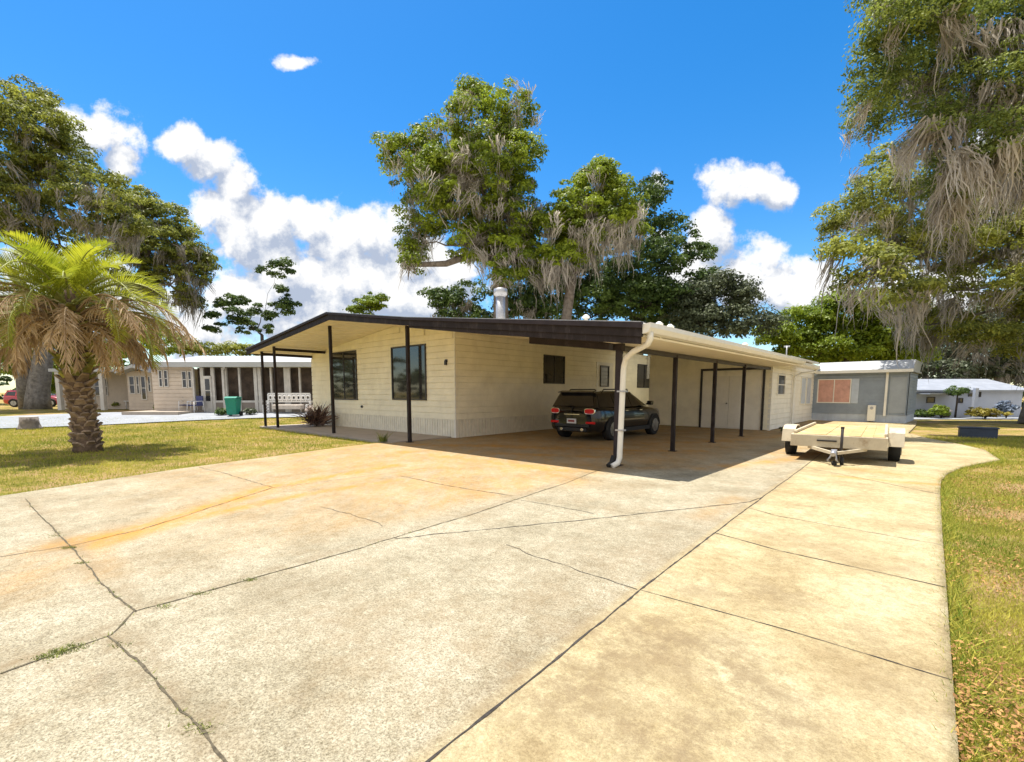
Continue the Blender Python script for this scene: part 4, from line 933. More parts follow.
# litter
leafmat('dry_leaf', (.14, .065, .02), (.50, .27, .10), .1, .8)
x, y = scatter(24000, 13, lambda y, r: y*(.75+.6*r), 1.5, 1.6); ok = ~in_drive(x, y, .0); x, y = x[ok], y[ok]
den = np.sin(x*2.1+1)*np.sin(y*1.4+.5)+.35*R.normal(size=len(x)); k = den > -.15; x, y = x[k], y[k]; N = len(x)
pos = np.stack([x, y, np.full(N, .018)+.015*R.random(N)], 1); an = R.random(N)*6.28; d1 = np.stack([np.cos(an), np.sin(an), R.normal(size=N)*.35], 1); d2 = np.stack([-np.sin(an), np.cos(an), R.normal(size=N)*.35], 1); s = (.007+.010*R.random(N))[:, None]
V = np.stack([pos-d1*s, pos-d2*s*.45, pos+d1*s, pos+d2*s*.45], 1).reshape(-1, 3)
tag(mesh_np('leaf_litter', V, np.arange(N*4).reshape(N, 4), MATS['dry_leaf'], None, np.repeat(R.random(N), 4)), 'brown fallen leaves scattered over the right lawn', 'leaves', kind='stuff')
# weeds in joints
leafmat('weed', (.07, .10, .02), (.28, .30, .07), .2, .8)
jp = [p for p in JP for _ in range(int(10*random.random()**2)+2)]
for uv, n in (((69, 548), 160), ((82, 563), 90), ((57, 536), 40), ((165, 607), 60), ((60, 652), 220), ((45, 658), 120), ((75, 647), 120), ((200, 594), 90), ((250, 580), 90), ((200, 728), 90), ((120, 645), 40)):
    g = G(*uv, .03); jp += [(g[0]+random.gauss(0, .035), g[1]+random.gauss(0, .015)) for _ in range(n)]
pos = np.array([(p[0]+random.gauss(0, .012), p[1]+random.gauss(0, .012), .028) for p in jp])
V, F_ = blades(pos, .014, .006, 1.0); tag(mesh_np('joint_weeds', V, F_, MATS['weed'], None, np.repeat(R.random(len(pos)), 3)), 'small weeds growing in the driveway joints', 'weeds', kind='stuff')
# ------------------------------------------------------------------ neighbour: grey blue home on the right
mat('grey_siding', (.27, .31, .36), .6, var=.1, scale=2, bump=.1); mat('grey_panel', (.33, .36, .39), .6, var=.08, scale=2); mat('pale_skirt', (.50, .55, .62), .6, var=.1, scale=2)
mat('blind', (.62, .34, .27), .6, var=.15, scale=4); mat('dark_hole', (.03, .03, .03), .8)
gl = (16.05, 25.0, 0); gr_ = (18.65, 22.45, 0)
ang = math.atan2(gr_[1]-gl[1], gr_[0]-gl[0]); Lg = math.hypot(gr_[0]-gl[0], gr_[1]-gl[1])
gh = empty('grey_home', (gl[0], gl[1], 0), ang, 'grey blue mobile home with white skirting and a flat white roof edge beyond the trailer', 'mobile home')
def gx(u):   # pixel column -> local x on the facade
    d = ray(u, 400); nx_, ny_ = -math.sin(ang), math.cos(ang); t = (gl[0]*nx_+gl[1]*ny_)/(d[0]*nx_+d[1]*ny_); return (d[0]*t-gl[0])*math.cos(ang)+(d[1]*t-gl[1])*math.sin(ang)
def gz(u, v):
    d = ray(u, v); nx_, ny_ = -math.sin(ang), math.cos(ang); t = (gl[0]*nx_+gl[1]*ny_)/(d[0]*nx_+d[1]*ny_); return HC+d[2]*t
zs = gz(870, 414.5); ze = gz(870, 372.5); zt_ = gz(870, 361)
mb = MB(); siding(mb, (-.28, 0), (Lg, 0), zs, ze, (0, -1), course=.15); siding(mb, (Lg, 0), (Lg, 4), zs, ze, (1, 0), course=.15); mb.build('wall', 'grey_siding', gh)
mb = MB(); ribbed(mb, (-.28, .01), (Lg, .01), 0, zs, (0, -1), .25, .01); ribbed(mb, (Lg-.01, 0), (Lg-.01, 4), 0, zs, (1, 0), .25, .01); mb.build('skirting', 'pale_skirt', gh)
mb = MB(); mb.box(-.1, Lg+.15, -.35, 4.2, ze, ze+.09); mb.prism([(-.1, -.35, ze+.09), (Lg+.15, -.35, ze+.09), (Lg+.15, .5, zt_+.02), (-.1, .5, zt_+.02)], (0, 3.5, 0)); mat('roof_aged', (.42, .43, .44), .5, var=.08, scale=1.2); mb.build('roof', 'roof_aged', gh)
mb = MB(); mb.box(-.1, Lg+.16, -.40, -.351, ze-.02, ze+.12); mb.build('gutter', 'white_trim', gh)
x0, x1 = gx(817), gx(850.6); z0, z1 = gz(834, 403), gz(834, 379)
window(gh, (x0, -.02, z0), (1, 0), (0, -1), x1-x0, z1-z0, fm='white_trim', gm='blind')
mb = MB(); mb.box(gx(851), gx(858), -.06, -.02, z0, z1)
for k in range(10): mb.box(gx(851)+.04, gx(858)-.04, -.07, -.055, z0+.06+k*(z1-z0-.12)/10, z0+.1+k*(z1-z0-.12)/10)
mb.build('shutter', 'pale_skirt', gh)
mb = MB(); mb.box(gx(884.5), gx(887), -.12, -.03, .35, ze); mb.tube([(gx(885.6), -.08, ze-.05), (gx(885.6), -.3, ze+.02)], .05, 8); mb.build('downspout', 'white_trim', gh)
mb = MB(); mb.box(gx(890), gx(905), -.05, -.02, gz(897, 413), gz(897, 377)); mb.box(gx(889), gx(890), -.07, -.02, zs, gz(897, 376)).box(gx(905), gx(906), -.07, -.02, zs, gz(897, 376)); mb.build('door', 'grey_panel', gh)
mb = MB(); mb.box(gx(869), gx(877), -.24, -.03, gz(873, 421), gz(873, 405)); mb.build('meter_box', 'white_trim', gh, bevel=.02)
mb = MB(); mb.tube([(gx(872), -.1, 0), (gx(872), -.1, .6)], .04, 8).disc((gx(873), -.26, gz(873, 408)), (0, 1, 0), .07, .03, 14); mb.build('conduit', 'galv', gh)
# white far house
mat('far_white', (.40, .43, .50), .6, var=.06, scale=1); mat('far_roof', (.27, .29, .33), .6, var=.1, scale=1, stain=((.4, .42, .46), 1, .4, 1))
w0 = G(905, 416.8); w1_ = G(1018, 417.2); yy = (w0[1]+w1_[1])/2; zb = float(terrain(30, yy))
wh = empty('white_house', (w0[0]-6, yy, zb), 0, 'long low white house with small dark windows beyond the right lawn', 'house')
def wl(u, v): p = P(u, v, yy); return p[0]-(w0[0]-6), p[2]-zb
xe = wl(1022, 400)[0]; zr = wl(960, 391)[1]; zt2 = wl(960, 382.5)[1]
mb = MB(); mb.box(0, xe, 0, 9, 0, zr); mb.build('wall', 'far_white', wh)
mb = MB(); mb.prism([(-.5, -.5, zr-.05), (-.5, 9.5, zr-.05), (-.5, 9.5, zr+.12), (-.5, 4.5, zt2+.5), (-.5, -.5, zr+.12)], (xe+1, 0, 0)); mb.build('roof', 'far_roof', wh)
for u0, u1, v0, v1 in ((926, 935, 397, 403), (957, 963, 398, 403), (968, 976, 393.5, 396.5), (978.5, 981, 392, 397)):
    xa, za = wl(u0, v1); xb, zb_ = wl(u1, v0); window(wh, (xa, -.02, za), (1, 0), (0, -1), xb-xa, zb_-za, fm='dark_metal', panes=1, fw=.08)
mb = MB(); xa, _ = wl(964, 400); mb.box(xa, xa+.35, -1.2, -.9, 0, zr+.3); mb.build('porch_column', 'far_white', wh)
mb = MB(); mb.box(wl(915, 400)[0], wl(948, 400)[0], -1.8, 0, zr-.35, zr-.22); mb.build('porch_roof', 'far_roof', wh)
# shrubs on the right
def shrub(name, u, v, ru, rv, m, label, n=2600, size=.1, y=None, spread=.12, cat='shrub', lumps=6):
    g = G(u, v); k = g[1]/F; s = empty(name, g, 0, label, cat)
    cl = [(random.uniform(-.6, .6)*ru*k, random.uniform(-.5, .5)*ru*k, rv*k*random.uniform(.6, 1.15), ru*k*.5, ru*k*.5, rv*k*.55) for _ in range(lumps)]
    V, F_, rn = leaves(cl, n, size, spread, 20); V[:, 2] = np.maximum(V[:, 2], .01); mesh_np('foliage', V, F_, MATS[m], s, rn)
    mb = MB()
    for _ in range(6):
        t = random.uniform(0, 6.28); mb.tube([(0, 0, 0), (math.cos(t)*ru*k*.3, math.sin(t)*ru*k*.3, rv*k), (math.cos(t)*ru*k*.5, math.sin(t)*ru*k*.5, rv*k*1.5)], [.04, .03, .01], 6)
    mb.build('stems', 'bark_dark', s); return s
shrub('shrub', 941, 418.5, 11, 8, 'leaf_bright', 'yellow green leafy shrub left of the thin tree by the white house', size=.2, spread=.2)
shrub('shrub', 925, 417.6, 10, 4.5, 'leaf_dark', 'dark low mounded shrub under the white house window', size=.18, spread=.2)
leafmat('leaf_gold', (.12, .10, .015), (.38, .32, .05), .3)
shrub('hedge', 985, 418.8, 16, 6.5, 'leaf_gold', 'clipped golden shrub in front of the white house wall', 4200, .2, spread=.18, lumps=10)
leafmat('leaf_blue', (.08, .11, .16), (.26, .32, .42), .2)
shrub('shrub', 1006, 418.6, 9, 11, 'leaf_blue', 'blue grey spiky plant beside the trunk at the right edge', 1800, .35, spread=.2)
g = G(955, 418); st = empty('thin_tree', g, 0, 'thin dark young tree in the lawn before the white house', 'tree')
k = g[1]/F; mb = MB(); mb.tube([(0, 0, 0), (.05, 0, 15*k), (0, 0, 28*k)], [.1, .08, .05], 8); mb.build('trunk', 'bark_dark', st)
V, F_, rn = leaves([(0, 0, 27*k, 9*k, 9*k, 6*k), (-6*k, 0, 25*k, 5*k, 5*k, 4*k)], 1600, .2, .25, 20); mesh_np('crown', V, F_, MATS['leaf_dark'], st, rn)
mat('terracotta', (.35, .34, .33), .7)
g = G(946, 418); mb = MB(); mb.tube([(0, 0, 0), (0, 0, .5), (0, 0, .55)], [.25, .38, .42], 14); pot = mb.build('plant_pot', 'bark_dark', label='round dark pot with pale flowers in front of the yellow green shrub', cat='plant pot'); pot.location = g
leafmat('flower_pale', (.5, .4, .35), (.85, .8, .75), .2); V, F_, rn = leaves([(0, 0, .75, .35, .35, .3)], 260, .14, .12, 20); mesh_np('flowers', V, F_, MATS['flower_pale'], pot, rn)
# blue grey box lying in the grass
mat('box_blue', (.035, .05, .085), .5, var=.2, scale=3)
g = G(986, 438.5); mb = MB(); mb.box(-.46, .46, -.16, .16, 0, .32).box(-.49, .49, -.18, .18, .32, .37); bx = mb.build('utility_box', 'box_blue', bevel=.02, label='flat dark blue utility box standing in the right lawn', cat='utility box'); bx.location = (g[0], g[1]+.3, g[2]-.02); bx.rotation_euler = (0, 0, math.radians(-36))
# ------------------------------------------------------------------ neighbour: screened house on the left
mat('beige_wall', (.58, .49, .40), .7, var=.1, scale=1.5, bump=.1); mat('beige_dark', (.24, .20, .17), .7, var=.1, scale=1.5)
yL = 27.2; zg = .35
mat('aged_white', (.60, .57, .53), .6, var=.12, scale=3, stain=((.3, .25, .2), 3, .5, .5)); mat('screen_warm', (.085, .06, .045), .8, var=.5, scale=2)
lh = empty('screened_house', (P(150, 400, yL)[0], yL, zg), math.radians(0), 'low beige house with a long dark screened porch under a white roof edge', 'house')
X0 = P(150, 400, yL)[0]
def lx(u, v=400, y=yL): return P(u, v, y)[0]-X0
def lz(v, y=yL): return P(250, v, y)[2]-zg
ze, zr_ = lz(367.5), lz(359.5)
# main beige gable wall, porch screens
mb = MB(); siding(mb, (lx(154), 0), (lx(195), 0), 0, ze+.1, (0, -1), course=.22); siding(mb, (lx(154), 8), (lx(154), 0), 0, ze+.1, (-1, 0), course=.22); mb.build('wall', 'beige_wall', lh)
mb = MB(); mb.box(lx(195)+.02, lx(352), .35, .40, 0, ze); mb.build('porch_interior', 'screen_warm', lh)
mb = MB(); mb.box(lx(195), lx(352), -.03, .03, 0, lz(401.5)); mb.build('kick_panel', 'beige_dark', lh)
posts = [195, 204, 214.5, 227, 241, 257, 261, 272.5, 287, 290, 301, 316, 330, 345]
mb = MB()
for u in posts: w_ = .10 if u in (195, 241, 301, 272.5, 316) else .18; mb.box(lx(u)-w_/2, lx(u)+w_/2, -.07, .05, 0, ze)
mb.box(lx(195), lx(352), -.05, .05, lz(402.5), lz(400.5)); mb.build('porch_frame', 'aged_white', lh)
mb = MB(); mb.box(lx(206), lx(213.5), -.13, -.075, .02, lz(376)); d = mb.build('door', 'aged_white', lh)
mb = MB(); mb.box(lx(207.6), lx(212), -.145, -.13, lz(401), lz(391)).box(lx(207.6), lx(212), -.145, -.13, lz(390), lz(379)); mb.build('pane', 'window_glass', d)
mb = MB(); mb.prism([(lx(153), -.6, ze), (lx(352), -.6, ze), (lx(352), -.6, ze+.28), (lx(153), -.6, ze+.28)], (0, .08, 0)); mb.prism([(lx(156), -.52, ze+.2), (lx(156), 4, zr_+.5), (lx(156), 8.5, ze+.2)], (lx(352)-lx(156), 0, 0)); mb.build('roof', 'roof_aged', lh)
mb = MB(); mb.bar((lx(226), -.12, .0), (lx(226), -.12, ze), .12); mb.bar((lx(226), -.12, ze-.1), (lx(231), -.5, ze+.05), .12); mb.build('downspout', 'aged_white', lh)
for u0, u1, v0, v1 in ((161, 165, 370, 387), (166, 170.5, 370, 387), (184, 189, 371, 388), (190, 194, 371, 388)):
    window(lh, (lx(u0), -.025, lz(v1)), (1, 0), (0, -1), lx(u1)-lx(u0), lz(v0)-lz(v1), fm='aged_white', horizontal=True, fw=.05)
mb = MB(); mb.box(lx(152), lx(204), -2.2, -.1, -.1, .12); mb.build('porch_step', 'slab', lh)
# further house on the far left
y2 = 31; X2 = P(95, 400, y2)[0]
h2 = empty('porch_house', (X2, y2, zg), 0, 'weathered tan house with open porch posts and paned windows beyond the palm', 'house')
def mx(u): return P(u, 400, y2)[0]-X2
def mz(v): return P(120, v, y2)[2]-zg
mb = MB(); siding(mb, (mx(40), 1.5), (mx(131), 1.5), 0, mz(372), (0, -1), course=.22); siding(mb, (mx(129), 0), (mx(156), 0), 0, mz(371), (0, -1), course=.22); mb.box(mx(129), mx(156), 0.01, 6, 0, mz(371)); mb.build('wall', 'beige_wall', h2)
mb = MB(); mb.box(mx(60), mx(131), -.6, 7, mz(372), mz(369)); mb.prism([(mx(127), -.8, mz(372)), (mx(144), -.8, mz(365)), (mx(160), -.8, mz(371)), (mx(160), -.8, mz(373)), (mx(144), -.8, mz(368)), (mx(127), -.8, mz(374))], (0, 7, 0)); mb.build('roof', 'roof_aged', h2)
for u in (66, 98, 108.5): mb = MB(); mb.box(mx(u)-.12, mx(u)+.12, -.5, -.26, 0, mz(372)); mb.build('porch_post', 'aged_white', h2)
for u0, u1, v0, v1, yo in ((112, 121, 376, 394, 1.5), (131, 137, 376, 394, 0), (138, 141.5, 376, 394, 0), (142.5, 148, 376, 400, 0), (149.5, 153, 376, 392, 0), (75, 90, 376, 396, 1.5)):
    window(h2, (mx(u0), yo-.025, mz(v1)), (1, 0), (0, -1), mx(u1)-mx(u0), mz(v0)-mz(v1), fm='aged_white', horizontal=True, fw=.06)
# small garden things on the left
mat('bin_green', (.01, .22, .15), .45, var=.1); mat('blue_cloth', (.05, .06, .16), .7, var=.3); mat('white_iron', (.75, .74, .74), .45, var=.1)
g = G(234, 416.3); k = g[1]/F
bn = empty('wheelie_bin', g, 0, 'emerald green wheeled rubbish bin in front of the screened porch', 'bin')
w_ = 11.5*k/2; h_ = 18*k
mb = MB(); mb.add([(-w_*.8, -w_*.7, .08), (w_*.8, -w_*.7, .08), (w_*.8, w_*.7, .08), (-w_*.8, w_*.7, .08), (-w_, -w_*.9, h_), (w_, -w_*.9, h_), (w_, w_*.9, h_), (-w_, w_*.9, h_)], [(3, 2, 1, 0), (4, 5, 6, 7), (0, 1, 5, 4), (1, 2, 6, 5), (2, 3, 7, 6), (3, 0, 4, 7)])
mb.box(-w_*1.04, w_*1.04, -w_*.95, w_*.9, h_-.08, h_-.02); mb.build('body', 'bin_green', bn, bevel=.03)
mb = MB(); mb.prism([(-w_*1.05, -w_*.98, h_+.005), (-w_*1.05, w_, h_+.005), (-w_*1.05, w_*.9, h_+.07), (-w_*1.05, -w_*.5, h_+.09)], (w_*2.1, 0, 0)); mb.build('lid', 'bin_green', bn, bevel=.02)
for s in (-1, 1): mb = MB(); mb.disc((s*w_*.85, w_*.55, .13), (s, 0, 0), .13, .06, 16); mb.build('wheel', 'black_rubber', bn)
def patio_chair(u, v, rz, label, m='white_iron', seat='blue_cloth'):
    g = G(u, v); c = empty('patio_chair', g, rz, label, 'chair', 'patio chairs by the neighbour porches')
    mb = MB(); mb.box(-.28, .28, -.26, .26, .40, .45); mb.build('seat', seat, c, bevel=.01)
    mb = MB(); mb.box(-.28, .28, .24, .29, .45, .95); mb.build('backrest', seat, c, bevel=.01)
    for sx in (-1, 1):
        mb = MB(); mb.tube([(sx*.29, -.27, .64), (sx*.29, .28, .66)], .02, 6); mb.build('armrest', m, c)
        for sy in (-1, 1): mb = MB(); mb.tube([(sx*.30, sy*.30, 0), (sx*.28, sy*.25, .64)], .02, 6); mb.build('leg', m, c)
    return c
patio_chair(187, 412.5, .3, 'blue seated metal chair left of the white screen door'); patio_chair(196, 413, -.4, 'blue seated metal chair closest to the white screen door')
patio_chair(131, 405.5, .2, 'dark blue chair on the porch of the tan house'); patio_chair(152, 406.5, -.3, 'dark blue chair at the corner of the tan house')
g = G(142, 409); tbn = empty('garden_table', g, 0, 'low pale garden table between the porch chairs of the tan house', 'table'); mb = MB(); mb.box(-.9, .9, -.4, .4, .52, .57); mb.build('top', 'white_iron', tbn)
for sx in (-1, 1):
    for sy in (-1, 1): mb = MB(); mb.tube([(sx*.8, sy*.32, 0), (sx*.8, sy*.32, .53)], .03, 6); mb.build('leg', 'white_iron', tbn)
g = G(170, 407); gr2 = empty('kettle_grill', (g[0], g[1], g[2]), 0, 'dark round barbecue grill on the beige house step', 'grill'); mb = MB(); mb.tube([(0, 0, .6), (0, 0, .72), (0, 0, .85), (0, 0, 1.0), (0, 0, 1.06)], [.12, .3, .34, .24, .05], 16); mb.build('bowl', 'dark_metal', gr2)
for t in (0, 2.1, 4.2): mb = MB(); mb.tube([(math.cos(t)*.3, math.sin(t)*.3, 0), (math.cos(t)*.12, math.sin(t)*.12, .66)], .018, 6); mb.build('leg', 'dark_metal', gr2)
# pots, hedge and clutter along the neighbour porches
for u, v, ru, rv, m_, lab in ((222, 415.5, 4, 3, 'leaf_dark', 'small dark potted bush between the white screen door and the green bin'), (250, 415, 5, 3, 'leaf_grey', 'grey green bush just right of the green bin'),
                              (160, 411, 4, 3, 'leaf_mid', 'little leafy bush below the paired windows of the beige wall'), (117, 409, 5, 3.5, 'leaf_mid', 'low bush under the porch window of the tan house')):
    shrub('shrub', u, v, ru, rv, m_, lab, 700, .14, spread=.14)
# white scrolled garden bench
g = G(289, 413.6); k = g[1]/F; bw = 42*k/2; be = empty('garden_bench', g, 0, 'white scrollwork garden bench in front of the screened porch', 'bench')
mb = MB(); mb.box(-bw, bw, .10, .13, 19*k, 20.5*k); mb.box(-bw, bw, .10, .13, 11.5*k, 12.3*k)
nn = 9
for i in range(nn):
    cx_ = -bw+(i+.5)*2*bw/nn; rr = bw/nn*.85; mb.tube([(cx_+rr*math.cos(t)*.9, .12, 15.8*k+rr*1.1*math.sin(t)) for t in [j*2*math.pi/10 for j in range(11)]], .05, 5)
for i in range(nn+1): cx_ = -bw+i*2*bw/nn; mb.bar((cx_, .12, 12*k), (cx_, .12, 19.5*k), .06)
mb.build('backrest', 'white_iron', be)
mb = MB(); mb.box(-bw*.62, bw*.75, -.45, .08, 4.5*k, 9*k); mat('cushion', (.55, .48, .42), .8); mb.build('seat', 'cushion', be, bevel=.04)
for s in (-1, 1): 
    mb = MB(); 
    for yy_ in (-.4, .1): mb.bar((s*bw, yy_, 0), (s*bw, yy_, 13*k if yy_ > 0 else 9*k), .1)
    for j in range(3): mb.bar((s*bw, -.4, (3+3*j)*k), (s*bw, .1, (3+3*j)*k), .06)
    mb.build('side_frame', 'white_iron', be)
# flowers near bench, stump, shrub by the porch
shrub('flowering_shrub', 311, 414.5, 7, 5, 'flower_pale', 'pale flowering plant at the right end of the scrollwork bench', 500, .12, spread=.12)
mat('stump_side', (.20, .17, .145), .9, var=.3, scale=6, bump=.8, bscale=20); mat('stump_top', (.45, .42, .38), .8, var=.2, scale=8)
g = G(30, 429); k = g[1]/F; su = empty('tree_stump', g, 0, 'grey flared tree stump at the lawn edge left of the palm', 'stump')
mb = MB(); mb.tube([(0, 0, -.02), (0, 0, 1.5*k), (0, 0, 6*k), (0, 0, 12*k)], [10.5*k, 8.8*k, 7.4*k, 7*k], 14); mb.build('trunk', 'stump_side', su)
mb = MB(); mb.disc((0, 0, 12*k), (0, 0, 1), 6.9*k, .01, 14); mb.build('cut_face', 'stump_top', su)
# reddish spiky shrub by the house corner
leafmat('leaf_red', (.08, .035, .03), (.32, .22, .16), .2)
g = G(322, 428); g = W(14.9, .95, .055)
sh = empty('spiky_shrub', g, 0, 'reddish brown spiky shrub against the front wall of the cream home', 'shrub')
V = []; Fq_ = []; rr_ = []
for i in range(420):
    az_ = random.uniform(0, 6.28); el = math.radians(random.uniform(15, 85)); l = random.uniform(.35, 1.05); s0 = Vector((random.gauss(0, .18), random.gauss(0, .14), random.uniform(0, .35)))
    d = Vector((math.cos(az_)*math.cos(el), math.sin(az_)*math.cos(el), math.sin(el))); wv = d.cross(Vector((random.random(), random.random(), .3))).normalized()*random.uniform(.015, .035)
    e_ = s0+d*l; e_.z -= l*.15; m_ = s0+d*l*.5; b = len(V); V += [s0-wv*.5, s0+wv*.5, m_+wv, m_-wv, e_+wv*.1, e_-wv*.1]; Fq_ += [(b, b+1, b+2, b+3), (b+3, b+2, b+4, b+5)]; rr_ += [random.random()**1.3]*6
mesh_np('foliage', V, Fq_, MATS['leaf_red'], sh, rr_)
mb = MB(); 
for _ in range(8): mb.tube([(0, 0, -.02), (random.uniform(-.3, .3), random.uniform(-.2, .2), .7)], [.03, .01], 6)
mb.build('stems', 'bark_dark', sh)
for u, v, lab in ((383, 441.5, 'tiny weed tuft at the porch slab edge by the second post'),):
    g = G(u, v, .06); V, F_ = blades(np.array([(random.gauss(0, .05), random.gauss(0, .05), 0) for _ in range(60)]), .22, .03, .5); o = mesh_np('weed', V, F_, MATS['weed'], None, np.repeat(R.random(60), 3)); o.location = g; tag(o, lab, 'weed')
shrub('shrub', 786, 434, 6, 4, 'leaf_grey', 'small grey weedy plant at the foot of the storage room wall', 500, .07, spread=.06)
# ------------------------------------------------------------------ world
w = bpy.data.worlds.new('World'); SC.world = w; w.use_nodes = True; nt = w.node_tree; L = nt.links.new
SUN_EL = math.radians(74); sd = Vector((eA[0], eA[1]))  # towards the sun, horizontal
sky = ND(nt, 'ShaderNodeTexSky', sky_type='NISHITA'); sky.sun_disc = False; sky.sun_elevation = SUN_EL; sky.sun_rotation = math.atan2(sd.x, sd.y); sky.altitude = 0; sky.air_density = 1.0; sky.dust_density = .3; sky.ozone_density = 2.5
hsv = ND(nt, 'ShaderNodeHueSaturation'); hsv.inputs['Saturation'].default_value = 1.42; hsv.inputs['Value'].default_value = .48; L(sky.outputs[0], hsv.inputs['Color'])
tc = ND(nt, 'ShaderNodeTexCoord'); sep = ND(nt, 'ShaderNodeSeparateXYZ'); L(tc.outputs['Generated'], sep.inputs[0])
def M(op, a, b=None, c=None, clamp=False):
    n = ND(nt, 'ShaderNodeMath', operation=op); n.use_clamp = clamp
    for i, q in enumerate((a, b, c)):
        if q is None: continue
        if isinstance(q, (int, float)): n.inputs[i].default_value = q
        else: L(q, n.inputs[i])
    return n.outputs[0]
ymx = M('MAXIMUM', sep.outputs['Y'], .02)
comb = ND(nt, 'ShaderNodeCombineXYZ'); L(M('DIVIDE', sep.outputs['X'], ymx), comb.inputs[0]); L(M('DIVIDE', sep.outputs['Z'], ymx), comb.inputs[1]); PV = comb.outputs[0]
BL = [(95, 135, 40, 30), (118, 160, 20, 22), (75, 120, 26, 18), (185, 142, 26, 18), (210, 160, 32, 24), (232, 185, 26, 32), (215, 205, 28, 20), (205, 215, 26, 16), (240, 240, 34, 40), (270, 265, 50, 50), (310, 225, 28, 26), (335, 240, 50, 38), (375, 235, 42, 34), (350, 275, 60, 40), (250, 300, 50, 40), (300, 310, 60, 36),
      (410, 265, 40, 34), (450, 272, 40, 18), (430, 308, 60, 16), (200, 330, 50, 30), (293, 64, 24, 10), (657, 185, 11, 22), (660, 238, 14, 9), (745, 185, 42, 22), (782, 194, 24, 18), (712, 245, 34, 32), (745, 272, 46, 30), (775, 285, 36, 24), (700, 275, 50, 22), (825, 290, 36, 16), (790, 300, 50, 14), (950, 215, 30, 30), (1010, 180, 60, 60), (930, 300, 80, 40), (60, 300, 120, 60), (300, 285, 110, 50), (420, 290, 80, 34), (260, 230, 40, 30), (760, 285, 90, 30), (230, 215, 34, 40), (300, 62, 20, 8)]
grp = bpy.data.node_groups.new('cloud_field', 'ShaderNodeTree'); grp.interface.new_socket('P', in_out='INPUT', socket_type='NodeSocketVector'); grp.interface.new_socket('D', in_out='OUTPUT', socket_type='NodeSocketFloat')
gi = grp.nodes.new('NodeGroupInput'); go = grp.nodes.new('NodeGroupOutput'); GL = grp.links.new
nz = grp.nodes.new('ShaderNodeTexNoise'); nz.inputs['Scale'].default_value = 9; nz.inputs['Detail'].default_value = 9; nz.inputs['Roughness'].default_value = .62; GL(gi.outputs[0], nz.inputs['Vector'])
acc = None
for u, v, ru, rv in BL:
    d = ray(u, v); c = (d[0]/d[1], d[2]/d[1]); k = 1/F/d[1]
    s = grp.nodes.new('ShaderNodeVectorMath'); s.operation = 'SUBTRACT'; GL(gi.outputs[0], s.inputs[0]); s.inputs[1].default_value = (c[0], c[1], 0)
    m_ = grp.nodes.new('ShaderNodeVectorMath'); m_.operation = 'MULTIPLY'; GL(s.outputs[0], m_.inputs[0]); m_.inputs[1].default_value = (1/(ru*k), 1/(rv*k), 0)
    l_ = grp.nodes.new('ShaderNodeVectorMath'); l_.operation = 'LENGTH'; GL(m_.outputs[0], l_.inputs[0])
    q = grp.nodes.new('ShaderNodeMath'); q.operation = 'SUBTRACT'; q.inputs[0].default_value = 1.; GL(l_.outputs['Value'], q.inputs[1])
    if acc is None: acc = q.outputs[0]
    else:
        x_ = grp.nodes.new('ShaderNodeMath'); x_.operation = 'SMOOTH_MAX'; x_.inputs[2].default_value = .12; GL(acc, x_.inputs[0]); GL(q.outputs[0], x_.inputs[1]); acc = x_.outputs[0]
mm = grp.nodes.new('ShaderNodeMath'); mm.operation = 'MULTIPLY_ADD'; GL(nz.outputs['Fac'], mm.inputs[0]); mm.inputs[1].default_value = 3.0; mm.inputs[2].default_value = -1.45
cl_ = grp.nodes.new('ShaderNodeMath'); cl_.operation = 'MINIMUM'; GL(acc, cl_.inputs[0]); cl_.inputs[1].default_value = .75
ad = grp.nodes.new('ShaderNodeMath'); ad.operation = 'ADD'; GL(cl_.outputs[0], ad.inputs[0]); GL(mm.outputs[0], ad.inputs[1]); GL(ad.outputs[0], go.inputs[0])
def cf(vec):
    n = ND(nt, 'ShaderNodeGroup'); n.node_tree = grp; L(vec, n.inputs[0]); return n.outputs[0]
D1 = cf(PV)
of = ND(nt, 'ShaderNodeVectorMath', operation='ADD'); L(PV, of.inputs[0]); of.inputs[1].default_value = (-.02, .045, 0); D2 = cf(of.outputs[0])
mr = ND(nt, 'ShaderNodeMapRange', interpolation_type='SMOOTHSTEP'); mr.inputs['From Min'].default_value = -.06; mr.inputs['From Max'].default_value = .42; L(D1, mr.inputs['Value'])
front = ND(nt, 'ShaderNodeMapRange'); front.inputs['From Min'].default_value = .1; front.inputs['From Max'].default_value = .3; L(sep.outputs['Y'], front.inputs['Value'])
bn = ND(nt, 'ShaderNodeTexNoise'); bn.inputs['Scale'].default_value = 2.2; bn.inputs['Detail'].default_value = 6; L(tc.outputs['Generated'], bn.inputs['Vector'])  # cloud cover behind the camera, unseen, added to brighten the shaded fronts
bk = ND(nt, 'ShaderNodeMapRange', interpolation_type='SMOOTHSTEP'); bk.inputs['From Min'].default_value = .28; bk.inputs['From Max'].default_value = .42; L(bn.outputs['Fac'], bk.inputs['Value'])
back = ND(nt, 'ShaderNodeMapRange'); back.inputs['From Min'].default_value = .05; back.inputs['From Max'].default_value = -.15; L(sep.outputs['Y'], back.inputs['Value'])
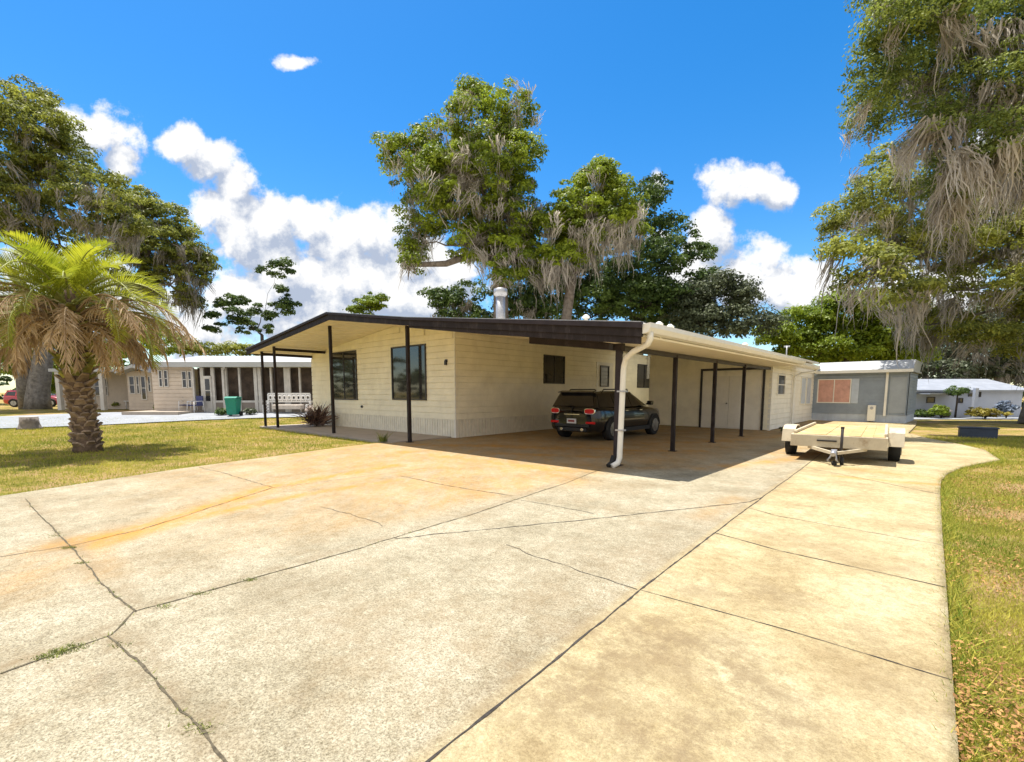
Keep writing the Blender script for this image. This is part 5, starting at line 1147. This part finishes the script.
alpha = M('MAXIMUM', M('MULTIPLY', mr.outputs[0], front.outputs[0], clamp=True), M('MULTIPLY', bk.outputs[0], back.outputs[0], clamp=True))
lit = M('MULTIPLY_ADD', M('SUBTRACT', D1, D2), .85, .60, clamp=True)
cr = ND(nt, 'ShaderNodeValToRGB'); e = cr.color_ramp.elements; e[0].position = .35; e[0].color = (.46, .53, .67, 1); e[1].position = .8; e[1].color = (1, 1, 1, 1); L(lit, cr.inputs['Fac'])
cs = ND(nt, 'ShaderNodeVectorMath', operation='SCALE'); cs.inputs['Scale'].default_value = 2.5; L(cr.outputs['Color'], cs.inputs[0])
mx_ = ND(nt, 'ShaderNodeMix', data_type='RGBA'); L(alpha, mx_.inputs['Factor']); L(hsv.outputs[0], mx_.inputs['A']); L(cs.outputs[0], mx_.inputs['B'])
bg = nt.nodes['Background']; L(mx_.outputs['Result'], bg.inputs['Color']); bg.inputs['Strength'].default_value = .15
# sun
sl = bpy.data.lights.new('sun', 'SUN'); sl.energy = 3.1; sl.angle = math.radians(.55); sl.color = (1, .945, .85)
so = bpy.data.objects.new('sun', sl); COL.objects.link(so)
tos = Vector((sd.x*math.cos(SUN_EL), sd.y*math.cos(SUN_EL), math.sin(SUN_EL))); so.rotation_euler = tos.to_track_quat('Z', 'Y').to_euler(); so.location = tos*60
# camera
cd = bpy.data.cameras.new('camera'); cam = bpy.data.objects.new('camera', cd); COL.objects.link(cam); SC.camera = cam
cam.location = (0, 0, HC); cam.rotation_euler = (math.pi/2-PITCH, 0, 0)
cd.sensor_width = 36; cd.lens = 36*F/1024; cd.shift_y = (CY-381)/1024; cd.clip_end = 3000; cd.clip_start = .05
SC.view_settings.view_transform = 'Standard'; SC.view_settings.look = 'None'; SC.view_settings.exposure = 1.5; SC.view_settings.gamma = 1
SC.cycles.use_denoising = True; SC.cycles.max_bounces = 7; SC.cycles.diffuse_bounces = 4; SC.cycles.glossy_bounces = 3; SC.cycles.transmission_bounces = 4
SC.render.use_persistent_data = False
